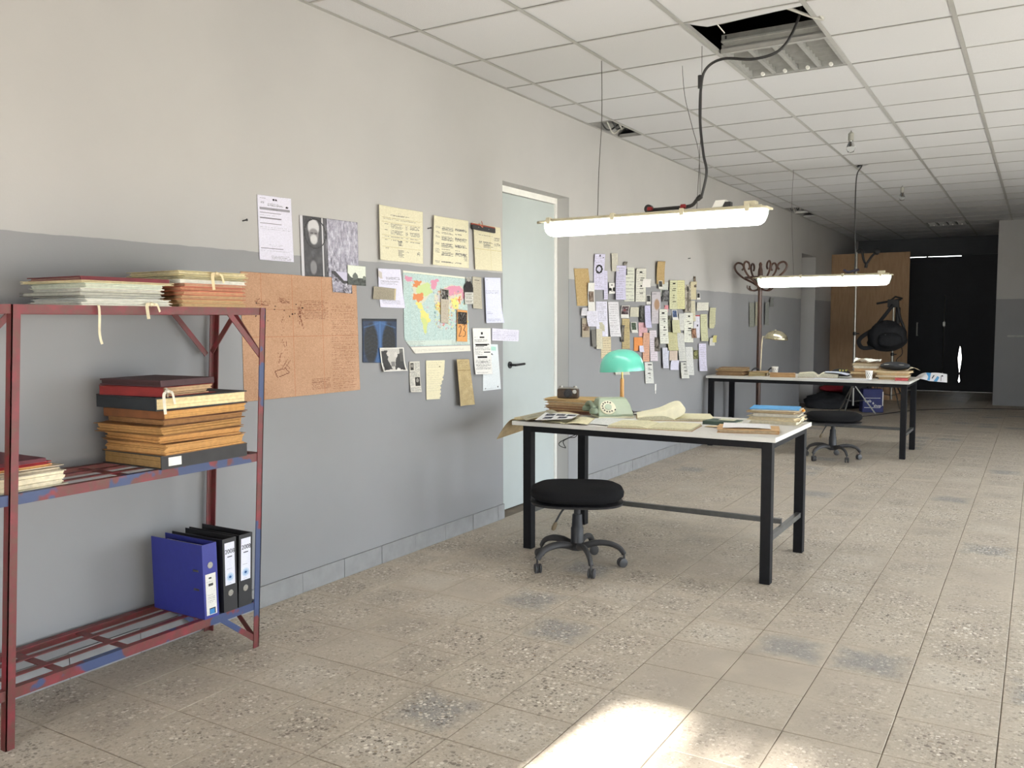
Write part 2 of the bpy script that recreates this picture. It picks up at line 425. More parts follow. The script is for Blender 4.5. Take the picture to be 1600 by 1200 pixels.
# ================================================================== SETTING
def inview(p, m=60):
    d = Vector(p) - CAM; z = d.dot(_f)
    if z < .2: return False, 99
    x = 800 + FPX * d.dot(_r) / z; y = 600 - FPX * d.dot(_u) / z
    return (-m < x < 1600 + m and -m < y < 1200 + m), z
def shared(name, mesh, parent, loc, rot=(0, 0, 0)):
    o = bpy.data.objects.new(name, mesh); COL.objects.link(o); o.parent = parent; o.location = Vector(loc) - WL.get(parent.name, Vector()); o.rotation_euler = rot
    WL[o.name] = Vector(loc); return o
def boxmesh(name, sx, sy, sz, mat, bev=0):
    bm = bmesh.new(); bmesh.ops.create_cube(bm, size=1); bmesh.ops.scale(bm, vec=(sx, sy, sz), verts=bm.verts)
    if bev: bmesh.ops.bevel(bm, geom=[e for e in bm.edges if all(v.co.z > 0 for v in e.verts)], offset=bev, segments=1, affect='EDGES')
    me = bpy.data.meshes.new(name); bm.to_mesh(me); bm.free(); me.materials.append(mat); return me

YB, YF, XR = 18.0, -1.6, 5.2
floor = structure(MB().box(-.3, YF - .3, -.25, XR + .3, YB + .3, -.0035).build('floor', m_grout, origin=(0, 0, 0)), 'worn beige terrazzo tile floor')
TS = .3; tiles = []
for i in range(-1, 18):
    for j in range(-7, 61):
        cx, cy = .275 + TS * i + TS / 2, .1 + TS * j + TS / 2
        x0, x1 = max(cx - TS / 2, .0), min(cx + TS / 2, XR); y0, y1 = max(cy - TS / 2, YF), min(cy + TS / 2, YB)
        if x1 - x0 < .02 or y1 - y0 < .02: continue
        v, z = inview((cx, cy, 0)); full = x1 - x0 > .29 and y1 - y0 > .29
        tiles.append((z if v else 50 + z, full, x0, x1, y0, y1))
tiles.sort()
tm = boxmesh('floor_tile', TS - .0036, TS - .0036, .014, m_floor, .0012)
rest = MB(); n = 0
for z, full, x0, x1, y0, y1 in tiles:
    if full and n < 300 and z < 50:
        shared('floor_tile', tm, floor, ((x0 + x1) / 2, (y0 + y1) / 2, -.0072 - RNG.random() * .0012), (RNG.gauss(0, .0012), RNG.gauss(0, .0012), RNG.gauss(0, .002))); n += 1
    else:
        d = RNG.random() * .001; rest.box(x0 + .0015, y0 + .0015, -.0142 - d, x1 - .0015, y1 - .0015, -.0002 - d)
fr = rest.build('floor_tile_field', m_floor, floor, normals=False); fr['kind'] = 'stuff'

# ---- left wall with two door recesses
D1, D1T = (4.955, 5.905), 2.232
D2, D2T = (13.37, 14.32), 2.30
w = MB()
w.box(-.3, YF - .2, 0, 0, D1[0], 3.4); w.box(-.3, D1[0], D1T, 0, D1[1], 3.4); w.box(-.3, D1[1], 0, 0, D2[0], 3.4)
w.box(-.3, D2[0], D2T, 0, D2[1], 3.4); w.box(-.3, D2[1], 0, 0, YB + .2, 3.4); w.box(-.36, D1[0] - .1, 0, -.3, D2[1] + .1, 3.4)
wl = structure(w.build('wall_left', m_wall, origin=(0, 0, 0)), 'long wall painted pale above and grey below')
# ---- right wall with daylight windows, wall behind the camera with the open doorway
w = MB(); wins = [(1.7, 3.6), (4.2, 6.1), (6.7, 8.6), (9.2, 10.4)]; zs, zt = .06, 1.78  # last window is added, out of view, to brighten the far end
w.box(XR, YF - .2, 0, XR + .25, YB, zs); w.box(XR, YF - .2, zt, XR + .25, YB, 3.4); y = YF - .2
for a, b in wins: w.box(XR, y, zs, XR + .25, a, zt); y = b
w.box(XR, y, zs, XR + .25, YB, zt)
structure(w.build('wall_right', m_wall2, origin=(XR, 0, 0)))
for k, (a, b) in enumerate(wins):
    f = MB(); X = XR + .1
    for zz in (zs, zt - .05): f.box(X, a, zz, X + .05, b, zz + .05)
    for yy in (a, (a + b) / 2 - .025, b - .05): f.box(X, yy, zs, X + .05, yy + .05, zt)
    structure(f.build('window_%d' % (k + 1), m_white))
w = MB(); w.box(0, YF - .2, 0, 1.41, YF, 3.4); w.box(2.75, YF - .2, 0, XR, YF, 3.4); w.box(1.41, YF - .2, 2.12, 2.75, YF, 3.4)
structure(w.build('wall_front', m_wall2, origin=(0, YF, 0)))
# ---- far end: back wall, projecting block on the right
DB = (.55, 2.40, 2.44)
w = MB(); w.box(0, YB, 0, DB[0], YB + .2, 3.4); w.box(DB[1], YB, 0, XR, YB + .2, 3.4); w.box(DB[0], YB, 2.49, DB[1], YB + .2, 3.4)
structure(w.build('wall_back', M((92, 94, 98), .85, var=.06, scale=3), origin=(0, YB, 0)), 'dim back wall behind the plywood sheet')
wr = structure(MB().box(2.452, 15.42, 0, XR, YB, 3.4).build('wall_far_right', m_wall2), 'projecting wall at the far right painted pale above and grey below')
# ---- ceiling: dark slab with a suspended grid of fibre panels
ceil = structure(MB().box(-.3, YF - .2, 3.4, XR + .3, YB + .2, 3.6).build('ceiling', m_plenum, origin=(0, 0, 3.4)), 'suspended ceiling of square pale panels')
gx = [0.0] + [.2255 + .6 * k for k in range(9)] ; gx = [g for g in gx if g < XR] + [XR]
gy0 = .183; gys = [gy0 + .6 * j for j in range(-3, 31)]; gys = [g for g in gys if YF < g < YB - .1]; gys = [YF] + gys + [YB]
for g in gx[1:-1]:
    MB().box(g - .012, YF, H, g + .012, YB, H + .002).box(g - .002, YF, H + .002, g + .002, YB, H + .03).build('tee_runner', m_tee, ceil)
MB().box(0, YF, H, .022, YB, H + .003).box(0, YF, H + .003, .003, YB, H + .03).build('wall_angle', m_tee, ceil)
cm = bpy.data.meshes
for g in gys[1:-1]:
    c = MB()
    for a, b in zip(gx[:-1], gx[1:]):
        c.box(a + .012, g - .007, H + .0005, b - .012, g + .007, H + .0025)
        c.box(a + .012, g - .002, H + .0025, b - .012, g + .002, H + .028)
    c.build('cross_tee', m_tee, ceil, normals=False)
pm = boxmesh('ceiling_panel', .59, .59, .014, m_panel); pn = boxmesh('ceiling_panel', .215, .59, .014, m_panel)
hid = MB()
for i, (a, b) in enumerate(zip(gx[:-1], gx[1:])):
    for j, (c, d) in enumerate(zip(gys[:-1], gys[1:])):
        key = (i, round((c - gy0) / .6))
        if key in ((3, 7), (3, 8), (0, 10), (0, 20), (0, 21), (3, 25), (3, 15)): continue
        cx, cy = (a + b) / 2, (c + d) / 2
        full = abs(d - c - .6) < .01 and (abs(b - a - .6) < .01 or i == 0)
        v = any(inview((xx, yy, H), 10)[0] for xx in (a, b) for yy in (c, d))
        if full and v: shared('ceiling_panel', pn if i == 0 else pm, ceil, (cx, cy, H + .0105 + RNG.random() * .002), (RNG.gauss(0, .0016), RNG.gauss(0, .0016), 0))
        else: hid.box(a + .005, c + .005, H + .0035, b - .005, d - .005, H + .017)
hid.build('ceiling_panel_field', m_panel, ceil, normals=False)['kind'] = 'stuff'
# panel with a broken corner where the far lamp's cable comes out
a, b, c, d = gx[3] + .005, gx[4] - .005, gy0 + 15 * .6 + .005, gy0 + 16 * .6 - .005
MB().prism([(a + .15, c, H + .004), (b, c, H + .004), (b, d, H + .004), (a, d, H + .004), (a, c + .20, H + .004)], (0, 0, .014)).build('ceiling_panel', m_panel, ceil)
# ---- baseboard tiles
m_base = M((136, 136, 137), .6, var=.1, scale=14)
bb = structure(MB().box(0, YF, 0, .006, D1[0], .096).box(0, D1[1], 0, .006, D2[0], .096).build('baseboard_left', m_grout, origin=(0, 0, 0)), 'low grey tile skirting along the left wall')
def skirt(y0, y1):
    y = y0
    while y < y1 - .03:
        L = min(.3, y1 - y); t = .011 + RNG.random() * .003
        o = MB().box(.004, y + .0015, .0005, t, y + L - .0015, .098 + RNG.gauss(0, .0015)).build('skirting_tile', m_base, bb); y += L
skirt(1.27, D1[0] - .004); skirt(D1[1] + .004, D2[0] - .004)
# ---- white door in the recess, far door recess, dark double doors at the back
m_door = M((178, 186, 185), .45, var=.03, scale=4)
d = structure(MB().box(-.145, D1[0] + .03, .006, -.112, D1[1] - .03, 2.185).build('door_1', m_door), 'pale blue white flush door in wall recess')
fr = MB().box(-.15, D1[0], .0, -.10, D1[0] + .03, D1T).box(-.15, D1[1] - .03, 0, -.10, D1[1], D1T).box(-.15, D1[0] + .03, 2.19, -.10, D1[1] - .03, D1T)
fr.build('door_frame', m_white, d)
hp = onX(800, 570, -.11); hb = onX(791, 572, -.112)
h = MB().lathe([(.024, 0), (.024, .008)], (-.112, hp.y - .03, hp.z), 16, (1, 0, 0)).tube([(-.106, hp.y - .03, hp.z), (-.06, hp.y - .03, hp.z)], .008)
h.tube([(-.062, hp.y - .035, hp.z), (-.06, hp.y + .09, hp.z + .004)], .0085)
h.build('door_handle', m_blackm, d, smooth=True)['label'] = 'black lever handle'
d = structure(MB().box(-.25, D2[0] + .03, .006, -.22, D2[1] - .03, D2T - .03).build('door_3', M((120, 122, 124), .5)), 'grey door in the far wall recess')
m_dd = M((30, 33, 40), .6, var=.15, scale=5)
y = YB + .03
d = MB().box(DB[0], y, .0, 1.4255, y + .04, DB[2] + .036)
d = structure(d.build('door_2', m_dd), 'dark double door at the back of the room')
xs = onY(1500, 545, y).x
def leaf_right():
    m = MB(); zz = [0, .0, 0]
    zs = [.0, .16, .2, .26, .34, .44, .52, .62, .78, .84, DB[2] + .034]
    ga = [0, 0, .018, .004, 0, .012, .022, .03, .012, 0, 0]
    for z0, z1, g0, g1 in zip(zs[:-1], zs[1:], ga[:-1], ga[1:]):
        m.quad8([(1.425, y, z0), (xs - g0, y, z0), (xs - g0, y + .04, z0), (1.425, y + .04, z0), (1.425, y, z1), (xs - g1, y, z1), (xs - g1, y + .04, z1), (1.425, y + .04, z1)])
        m.quad8([(xs + g0, y, z0), (DB[1], y, z0), (DB[1], y + .04, z0), (xs + g0, y + .04, z0), (xs + g1, y, z1), (DB[1], y, z1), (DB[1], y + .04, z1), (xs + g1, y + .04, z1)])
    return m
leaf_right().build('door_leaf', m_dd, d)
# top edge strip closes the gap to the right of the light slit
MB().box(1.77, y, DB[2] + .034, DB[1], y + .04, 2.5).box(1.19, y, DB[2] + .036, 1.22, y + .04, 2.5).build('top_rail', m_dd, d)
px, pz0, pz1 = onY(1475, 515, y - .02).x, onY(1475, 583, y).z, onY(1478, 462, y).z
MB().tube([(px, y - .02, pz0), (px, y - .02, pz1)], .011).box(px - .02, y - .05, 1.2, px + .02, y, 1.28).build('bolt_rod', m_steel, d, smooth=True)['label'] = 'long steel bolt rod'
hx = onY(1433, 520, y).x
MB().bar((hx, y - .05, 1.02), (hx, y - .05, 1.27), .02, .02).box(hx - .012, y - .05, 1.02, hx + .012, y, 1.04).box(hx - .012, y - .05, 1.25, hx + .012, y, 1.27).build('pull_handle', m_steel, d)
# ---- outdoors (only light comes from here)
g = structure(MB().box(-40, -45, -.4, 45, 60, -.3).build('ground_outside', M((176, 172, 162), .95, var=.1, scale=.6)))
tr = thing('garden_tree', 'leafy tree outside the open doorway behind the viewer', 'tree', (1.2, -9.5, -.3))
MB().tube([(1.2, -9.5, -.3), (1.25, -9.5, 2.2), (1.5, -9.4, 4.6)], [.16, .13, .08], 10).build('trunk', m_dark_wood, tr, smooth=True)
lf = MB(); rr = random.Random(5)
cl = [(2.0, -4.2, 3.2, .26), (2.42, -4.2, 3.25, .30), (2.8, -4.2, 3.2, .30), (1.70, -4.2, 3.06, .13), (1.46, -4.2, 3.22, .10), (1.30, -4.2, 3.02, .08), (1.12, -4.2, 3.4, .18), (1.3, -4.3, 4.2, .4), (2.2, -4.4, 4.3, .5)]
for cx, cy, cz, R in cl:
    for k in range(int(2600 * R * R) + 20):
        p = Vector((cx, cy, cz)) + Vector((rr.gauss(0, 1), rr.gauss(0, 1), rr.gauss(0, 1))) * R * .55
        a = Vector((rr.gauss(0, 1), rr.gauss(0, 1), rr.gauss(0, 1))).normalized() * .055; b = a.orthogonal().normalized() * .024
        i = len(lf.v); lf.v += [p - a, p + b, p + a, p - b]; lf.f.append([i, i + 1, i + 2, i + 3])
lo = lf.build('foliage', M((70, 96, 48), .7), tr, normals=False); lo['kind'] = 'stuff'
br = MB()
for cx, cy, cz, R in cl: br.tube([(1.5, -9.4, 4.6), ((cx + 1.5) / 2, -6.8, (cz + 5.6) / 2), (cx, cy, cz)], [.06, .035, .01], 6)
br.build('branches', m_dark_wood, tr, smooth=True)


# ================================================================== SHELF AND WHAT IS ON IT
LEAN = .078 / 1.37
def sy(y, z): return y + LEAN * z
sh = thing('metal_shelf', 'tall red painted angle iron shelf rack leaning against the wall', 'shelf', (.195, 1.45, 0))
X0, X1 = .028, .362
def angle_post(x, y, sx, sgn):
    m = MB(); t = .004; wdt = .028
    for (wx, wy) in ((wdt, t), (t, wdt)):
        P = []
        for z in (0, 1.373):
            yy = sy(y, z); xa, xb = (x, x - sx * wx); ya, yb = yy, yy + sgn * wy
            xa, xb = min(xa, xb), max(xa, xb); ya, yb = min(ya, yb), max(ya, yb)
            P += [(xa, ya, z), (xb, ya, z), (xb, yb, z), (xa, yb, z)]
        m.quad8(P)
    return m
for k, (y, mm) in enumerate(((.46, m_red), (1.438, m_red), (2.462, m_camo))):
    s_ = -1 if k == 2 else 1
    o = angle_post(X1, y, 1, s_).build('front_post', m_red if k < 2 else m_camo, sh)
    o = angle_post(X0, y + (.03 if k == 2 else 0), -1, s_).build('rear_post', m_red, sh)
ZR = ((1.345, 1.373, m_red), (.757, .790, m_camo), (.156, .188, m_camo))
for z0, z1, mm in ZR:
    ya, yb = sy(.46, z0), sy(2.462, z0)
    MB().box(X1 - .0085, ya, z0, X1 - .0042, yb, z1 + .0004).box(X1 - .032, ya, z1 - .004, X1 - .0085, yb, z1).build('front_rail', mm, sh)
    MB().box(X0, ya, z0, X0 + .004, yb, z1).box(X0 + .004, ya, z1 - .004, X0 + .03, yb, z1).build('rear_rail', m_red, sh)
    for f in (0, 1):
        yy = (ya, yb - .03)[f]; MB().box(X0 + .004, yy, z1 - .004, X1 - .004, yy + .03, z1 - .0002).box(X0 + .004, yy + (.026 if f else 0), z0, X1 - .004, yy + (.03 if f else .004), z1 - .004).build('end_rail', m_red, sh)
    for yy in (.80, 1.13, 1.62, 1.86, 2.20):
        yy = sy(yy, z0); MB().box(X0 + .03, yy, z1 - .008, X1 - .03, yy + .028, z1 - .0045).build('cross_slat', m_red, sh)
    for xx in (.13, .24):
        MB().box(xx, ya + .03, z1 - .004, xx + .025, yb - .03, z1 - .0005).build('long_slat', m_red, sh)
def brace(a, b, mm=m_red): MB().bar(a, b, .004, .022, (1, 0, 0) if abs(a[0] - b[0]) > .1 else (0, 0, 1)).build('brace', mm, sh)
for xx in (X1 - .006, X0 + .006):
    brace((xx, sy(2.28, 1.345), 1.35), (xx, sy(2.445, 1.18), 1.18)); brace((xx, sy(2.27, .17), .165), (xx, sy(2.445, .03), .035), m_camo)
    brace((xx, sy(1.62, 1.345), 1.35) if xx < .1 else (xx, sy(.64, 1.345), 1.35), (xx, sy(1.455, 1.18), 1.18) if xx < .1 else (xx, sy(.475, 1.18), 1.18))
for z0, z1 in ((1.35, 1.19), (.165, .04)):
    brace((.2, sy(2.445, z0), z0), (X0 + .02, sy(2.46, z1), z1)); brace((.2, sy(2.445, z0), z0), (X1 - .02, sy(2.45, z1), z1))

ORD = ['topmost'] + [a + ' from top' for a in ('second', 'third', 'fourth', 'fifth', 'sixth', 'seventh', 'eighth', 'ninth', 'tenth', 'eleventh', 'twelfth')]
def pages_block(m, lx, ly, z0, h, rough, layers, rr, ins=.004):
    z = z0
    for k in range(layers):
        t = h / layers; a = [ins + rr.random() * rough for _ in range(4)]
        m.box(-lx / 2 + a[0], -ly / 2 + a[1], z + .0002, lx / 2 - a[2], ly / 2 - a[3], z + t - (.0004 if layers > 1 else 0)); z += t
def folder(name, cat, label, group, loc, rz, lx, ly, h, cov, pag, spine=None, rough=.006, layers=4, tie=None, warp=.0, ct=.0018, seed=0, label_tag=False, tilt=0):
    rr = random.Random(seed); t = thing(name, label, cat, loc, rz, group); t.rotation_euler.x = tilt
    m = MB(); e = .002
    def plate(z):
        wv = [rr.gauss(0, 1) for _ in range(6)]
        def fn(u, v):
            dz = warp * (math.sin(3 * u + wv[0]) * math.sin(4 * v + wv[1]) * .5 + .5) if z > .0 else 0
            jx = rr.gauss(0, rough * .12)
            return (-lx / 2 + u * lx + (jx if u in (0, 1) else 0), -ly / 2 + v * ly + (jx if v in (0, 1) else 0), z + dz)
        m.grid(fn, 6, 6, (0, 0, ct))
    plate(0); plate(h - ct)
    if spine:
        ax = {'+x': (lx / 2 - ct, -ly / 2, lx / 2, ly / 2), '-x': (-lx / 2, -ly / 2, -lx / 2 + ct, ly / 2), '+y': (-lx / 2, ly / 2 - ct, lx / 2, ly / 2), '-y': (-lx / 2, -ly / 2, lx / 2, -ly / 2 + ct)}[spine]
        m.box(ax[0], ax[1], ct, ax[2], ax[3], h - ct)
    m.build('cover', M(cov, .7, var=.16, scale=22), t, world=False)
    p = MB(); pages_block(p, lx, ly, ct, h - 2 * ct, rough, layers, rr); p.build('pages', M(pag, .9, var=.14, scale=60), t, world=False, normals=False)
    if tie:
        tc, yy, drop = tie; q = MB(); xx = lx / 2 + .002
        q.tube(smoothpath([(xx + .0005, yy, h - .001), (xx + .002, yy, h - .002), (xx + .004, yy, h - .004), (xx + .004, yy + .004, 0)], 4), [(.001, .006)] * 13, 6, flat=(1, 0, 0))
        q.tube(smoothpath([(xx + .004, yy, h * .6), (xx + .012, yy - .012, h * .5), (xx + .009, yy - .018, h * .2), (xx + .008, yy - .012 , -drop)], 5), [(.001, .006)] * 16, 6, flat=(1, 0, 0))
        q.tube(smoothpath([(xx + .004, yy, h * .6), (xx + .012, yy + .015, h * .5), (xx + .01, yy + .024, h * .1), (xx + .008, yy + .034, -drop * .45)], 5), [(.001, .005)] * 16, 6, flat=(1, 0, 0))
        q.lathe([(.001, -.008), (.009, -.004), (.009, .004), (.001, .008)], (xx + .008, yy, h * .62), 8)
        q.build('tie_ribbon', M(tc, .9), t, world=False, smooth=True)
    if label_tag:
        q = MB().box(lx / 2, -ly / 2 + .03, h * .2, lx / 2 + .0012, -ly / 2 + .085, h * .82); q.build('paper_label', M((222, 222, 218), .9), t, world=False)
    return t
def stack(items, x, y, z, where, group, seed=1, tilt=0):
    """items from the bottom: (name, cat, colour words, lx, ly, h, cover, pages, rot, dx, dy, kwargs); x = front (+x) face, y = near edge"""
    n = len(items); rr = random.Random(seed); k = 0
    for (nm, cat, words, lx, ly, h, cov, pag, rot, dx, dy, kw) in items:
        folder(nm, cat, '%s, %s %s' % (words, ORD[n - 1 - k], where), group, (x - lx / 2 + dx, y + ly / 2 + dy, z), math.radians(rot), lx, ly, h, cov, pag, seed=seed * 50 + k, **kw)
        z += h + kw.get('warp', 0) + .0003; k += 1
    return z
CREAM, BUFF, WHITEP = (216, 204, 172), (188, 160, 120), (222, 220, 210)
zt = 1.3735
g = 'folders in the left stack on top of the shelf'; wh = 'of left shelf-top stack'
stack([
    ('paper_folder', 'folder', 'white card folder with a trailing ribbon', .31, .345, .010, (206, 205, 196), WHITEP, -1, .0, .0, dict(layers=3, tie=((206, 196, 168), .08, .045))),
    ('paper_folder', 'folder', 'pale grey paper folder', .30, .335, .011, (196, 196, 186), WHITEP, 1.5, .0, .005, dict(layers=3)),
    ('paper_folder', 'folder', 'thin white folder of loose sheets', .30, .30, .009, (214, 214, 206), WHITEP, -1.5, .0, .012, dict(layers=4, rough=.012)),
    ('paper_folder', 'folder', 'grey folder with a dark worn edge', .32, .33, .013, (120, 118, 108), (206, 204, 192), 2, .0, -.02, dict(layers=4)),
    ('paper_folder', 'folder', 'cream folder of white sheets', .30, .31, .013, (204, 200, 184), WHITEP, -2, .004, .0, dict(layers=5)),
    ('paper_folder', 'folder', 'pale green paper folder', .31, .31, .016, (196, 206, 190), (214, 216, 200), 1, .002, .004, dict(layers=4)),
    ('paper_folder', 'folder', 'wide cream card folder sticking out', .32, .37, .008, (206, 192, 150), CREAM, 3, .004, -.018, dict(layers=2)),
    ('notebook', 'notebook', 'dark red hardback notebook', .30, .34, .013, (104, 34, 42), (160, 120, 110), 0, .0, -.004, dict(layers=2, spine='+x', ct=.003)),
], .366, 1.745, zt, wh, g, 2)
g = 'folders in the right stack on top of the shelf'; wh = 'of right shelf-top stack'
stack([
    ('paper_folder', 'folder', 'brown card folder', .30, .31, .013, (170, 136, 96), BUFF, 0, .0, .0, dict(layers=3)),
    ('paper_folder', 'folder', 'orange brown folder', .30, .30, .014, (186, 138, 98), (202, 172, 128), 1, .0, .0, dict(layers=4)),
    ('paper_folder', 'folder', 'reddish brown folder of old sheets', .30, .295, .016, (164, 92, 66), (198, 164, 126), -1.5, .0, .006, dict(layers=4)),
    ('paper_folder', 'folder', 'salmon folder', .30, .295, .013, (192, 122, 92), (206, 160, 124), 1, .003, .004, dict(layers=3)),
    ('paper_folder', 'folder', 'rust red folder', .30, .30, .016, (170, 78, 58), (196, 140, 110), 0, .0, .0, dict(layers=4)),
    ('paper_folder', 'folder', 'pink card folder', .30, .295, .012, (196, 132, 108), (210, 170, 140), 2, .0, .006, dict(layers=3)),
    ('paper_folder', 'folder', 'white folder with a grey edge', .30, .31, .014, (210, 208, 198), WHITEP, -1, .0, .0, dict(layers=3)),
    ('paper_folder', 'folder', 'olive cream folder of loose sheets', .30, .32, .014, (178, 166, 126), (206, 196, 160), 3, .002, -.006, dict(layers=5, rough=.012)),
    ('paper_folder', 'folder', 'cream folder tied with a ribbon bow', .31, .32, .017, (204, 190, 146), (214, 202, 164), -2, .003, -.004, dict(layers=4, rough=.01, tie=((214, 196, 158), .0, .05))),
], .366, 2.130, zt, wh, g, 3)
zm = .7905; g = 'old ledgers stacked on the middle shelf'; wh = 'of middle shelf stack'
BR, TAN = (112, 74, 42), (188, 142, 86)
stack([
    ('ledger', 'book', 'black spined ledger with a white paper label', .34, .395, .050, (48, 47, 48), (150, 118, 72), 0, .0, .0, dict(layers=5, spine='+x', ct=.004, label_tag=True)),
    ('ledger', 'book', 'thick tattered tan ledger', .34, .385, .038, (160, 114, 66), TAN, 2, .004, .004, dict(layers=6, rough=.01, warp=.004)),
    ('ledger', 'book', 'frayed brown ledger', .34, .38, .026, (156, 110, 64), (192, 142, 84), -2, .002, .0, dict(layers=5, rough=.012, warp=.003)),
    ('ledger', 'book', 'wide tan ledger with curled edges', .36, .40, .030, (150, 106, 60), (176, 132, 78), 3, .0, -.014, dict(layers=5, rough=.012, warp=.004)),
    ('ledger', 'book', 'brown ledger with dark smudged pages', .34, .375, .020, (122, 82, 50), (150, 108, 66), -1, .004, .012, dict(layers=3, rough=.008, warp=.002)),
    ('ledger', 'book', 'reddish brown ledger', .34, .39, .031, (120, 74, 42), (196, 148, 88), 1, .0, .012, dict(layers=4, rough=.006, warp=.002, spine='-y')),
    ('ledger', 'book', 'black bound ledger with cream page edges', .35, .41, .046, (36, 40, 44), (224, 204, 158), -1, .003, -.012, dict(layers=3, rough=.004, ct=.004, spine='-y', warp=.002)),
    ('paper_folder', 'folder', 'red folder stuffed with crumpled papers', .32, .25, .034, (134, 40, 38), (192, 160, 124), 6, -.008, -.004, dict(layers=8, rough=.02, spine='-y', warp=.003, tie=((206, 200, 186), -.115, .06))),
    ('notebook', 'notebook', 'dark maroon hardback notebook', .31, .255, .022, (66, 40, 44), (62, 40, 40), 5, -.004, -.012, dict(layers=1, ct=.005, spine='+x', rough=.001)),
], .374, 2.018, zm, wh, g, 4)
g = 'papers stacked at the left of the middle shelf'; wh = 'of low left shelf stack'
stack([
    ('paper_folder', 'folder', 'thick block of cream loose sheets', .27, .40, .046, (214, 206, 184), (226, 216, 190), 2, .0, .0, dict(layers=9, rough=.012)),
    ('paper_folder', 'folder', 'grey beige folder of curled sheets', .265, .40, .020, (182, 172, 156), (190, 178, 156), -1, .0, -.01, dict(layers=6, rough=.02)),
    ('paper_folder', 'folder', 'thin orange card folder', .26, .38, .007, (206, 154, 92), (214, 178, 120), 1, .0, -.03, dict(layers=1)),
    ('paper_folder', 'folder', 'bright red card folder', .26, .38, .009, (158, 34, 44), (176, 60, 60), 2, .0, -.035, dict(layers=2)),
    ('notebook', 'notebook', 'dark plum notebook', .26, .375, .012, (92, 40, 50), (120, 70, 74), 1, .0, -.045, dict(layers=1, spine='+x', ct=.003)),
], .331, 1.292, zm, wh, g, 6)

# ---- three lever arch binders
def binder(label, y0, y1, cov, style, lean):
    zb = .1885; d, h_ = .295, .288; t = thing('lever_arch_binder', label, 'binder', (.362, y0, zb), 0, 'lever arch binders on the bottom shelf'); w = y1 - y0
    cm_ = M(cov, .45, var=.06, scale=40); c = .003; x1, x0 = .0, -d
    m = MB().box(x0, 0, 0, x1, c, h_).box(x0, w - c, 0, x1, w, h_).box(x1 - c, c, 0, x1, w - c, h_)
    sh_ = Matrix.Identity(4); sh_[1][2] = lean
    m.xform(sh_); m.build('cover', cm_, t, world=False)
    p = MB().box(x0 + .03, c + .004, .008, x1 - .02, w - c - .012, h_ - .018); p.xform(sh_); p.build('pages', M((196, 194, 188), .9, var=.1, scale=90), t, world=False)
    r = MB(); zc = .205 if style == 'blue' else .072
    r.lathe([(.0095, 0), (.0125, 0), (.0125, .0018), (.0095, .0018)], (x1, w / 2, zc), 24, (1, 0, 0)); r.xform(sh_); r.build('finger_ring', m_chrome, t, world=False, smooth=True)
    r = MB().lathe([(.0095, 0), (.0095, .0006)], (x1, w / 2, zc), 24, (1, 0, 0)); r.xform(sh_); r.build('finger_hole', m_black, t, world=False)
    if style == 'blue':
        for zz in (.112, .185): r = MB().box(x1 - .055, -.0008, zz - .004, x1 - .025, .0, zz + .004); r.xform(sh_); r.build('rado_slot', m_steel, t, world=False)
        zl0, zl1 = .012, .172; im = Img(22, 80, (224, 222, 216)); im.rect(.3, .09, .6, .12, (40, 40, 40)); im.rect(.25, .24, .75, .3, (70, 70, 70)); im.text(.1, .16, .8, .22, 1); im.text(.2, .5, .9, .72, 5); im.rect(.25, .84, .85, .99, (60, 60, 64)); im.rect(.3, .865, .78, .99, (60, 130, 190))
    else:
        zl0, zl1 = .105, .272; im = Img(24, 86, (222, 224, 238)); im.text(.1, .14, .9, .2, 2, al=.25); im.rect(.25, .33, .75, .345, (60, 60, 70)); im.text(.2, .6, .8, .64, 1); im.ell(.5, .82, .36, .1, (150, 180, 214), .8); im.ring(.5, .82, .3, .085, (220, 228, 240), .06); im.ell(.5, .82, .12, .035, (40, 84, 140)); im.text(.3, .95, .7, .98, 1)
    S = [Vector((x1, a + lean * z, z)) for a, z in ((w * .14, zl1), (w * .86, zl1), (w * .86, zl0), (w * .14, zl0))]
    WL[t.name] = Vector(t.location); S = [p + t.location for p in S]
    lab = sheet('spine_label', S, im, .0006, parent=t, normal=(1, 0, 0))
    if style != 'blue':
        c_ = (S[0] + S[1]) / 2 + Vector((.0012, 0, -.036)); lettering('2008', .024, m_black, t, Matrix.Translation(c_) @ Matrix(((0, 0, 1, 0), (1, 0, 0, 0), (0, 1, 0, 0), (0, 0, 0, 1))))
    else:
        c_ = (S[0] + S[1]) / 2 + Vector((.0012, 0, -.044)); 
    return t
binder('blue lever arch binder leaning on the two black ones', 2.198, 2.266, (42, 48, 128), 'blue', -.02)
binder('black lever arch binder labelled 2008 beside the blue one', 2.290, 2.357, (30, 30, 33), 'black', .0)
binder('black lever arch binder labelled 2008 next to shelf post', 2.362, 2.430, (30, 30, 33), 'black', .04)
s_ = MB().box(.10, 2.447, .1885, .345, 2.4485, .40); tag(s_.build('paper_sheet', M((214, 214, 210), .9)), 'white sheet standing between the last black binder and shelf post', 'paper')


# ================================================================== PAPERS ON THE WALL
CEN = Vector((0, 0, 0))
def wq(P, x=0.0): return [onX(a, b, x) for a, b in P]
def crop(P, ox, oy, s): return [(ox + a * s, oy + b * s) for a, b in P]
def paper(name, P, img, label, cat='paper', off=.0025, curl=None, mat=None, group='papers pinned near the map'):
    return tag(sheet(name, wq(P), img, off, curl, mat, normal=(1, 0, 0)), label, cat, group)
def c3(*P): return crop(P, 370, 280, 430 / 1358)
def c2m(*P): return crop(P, 570, 400, .2)
lift_b = lambda a: (lambda u, v: a * max(0, v - .5) ** 2 * 4)
lift_l = lambda a: (lambda u, v: a * max(0, .35 - u) ** 2 * 8)
def lift_c(a, b=0): return lambda u, v: a * max(0, u + v - 1.5) ** 2 * 4 + b * max(0, .4 - u) ** 2 * 6
INK = (60, 60, 66)
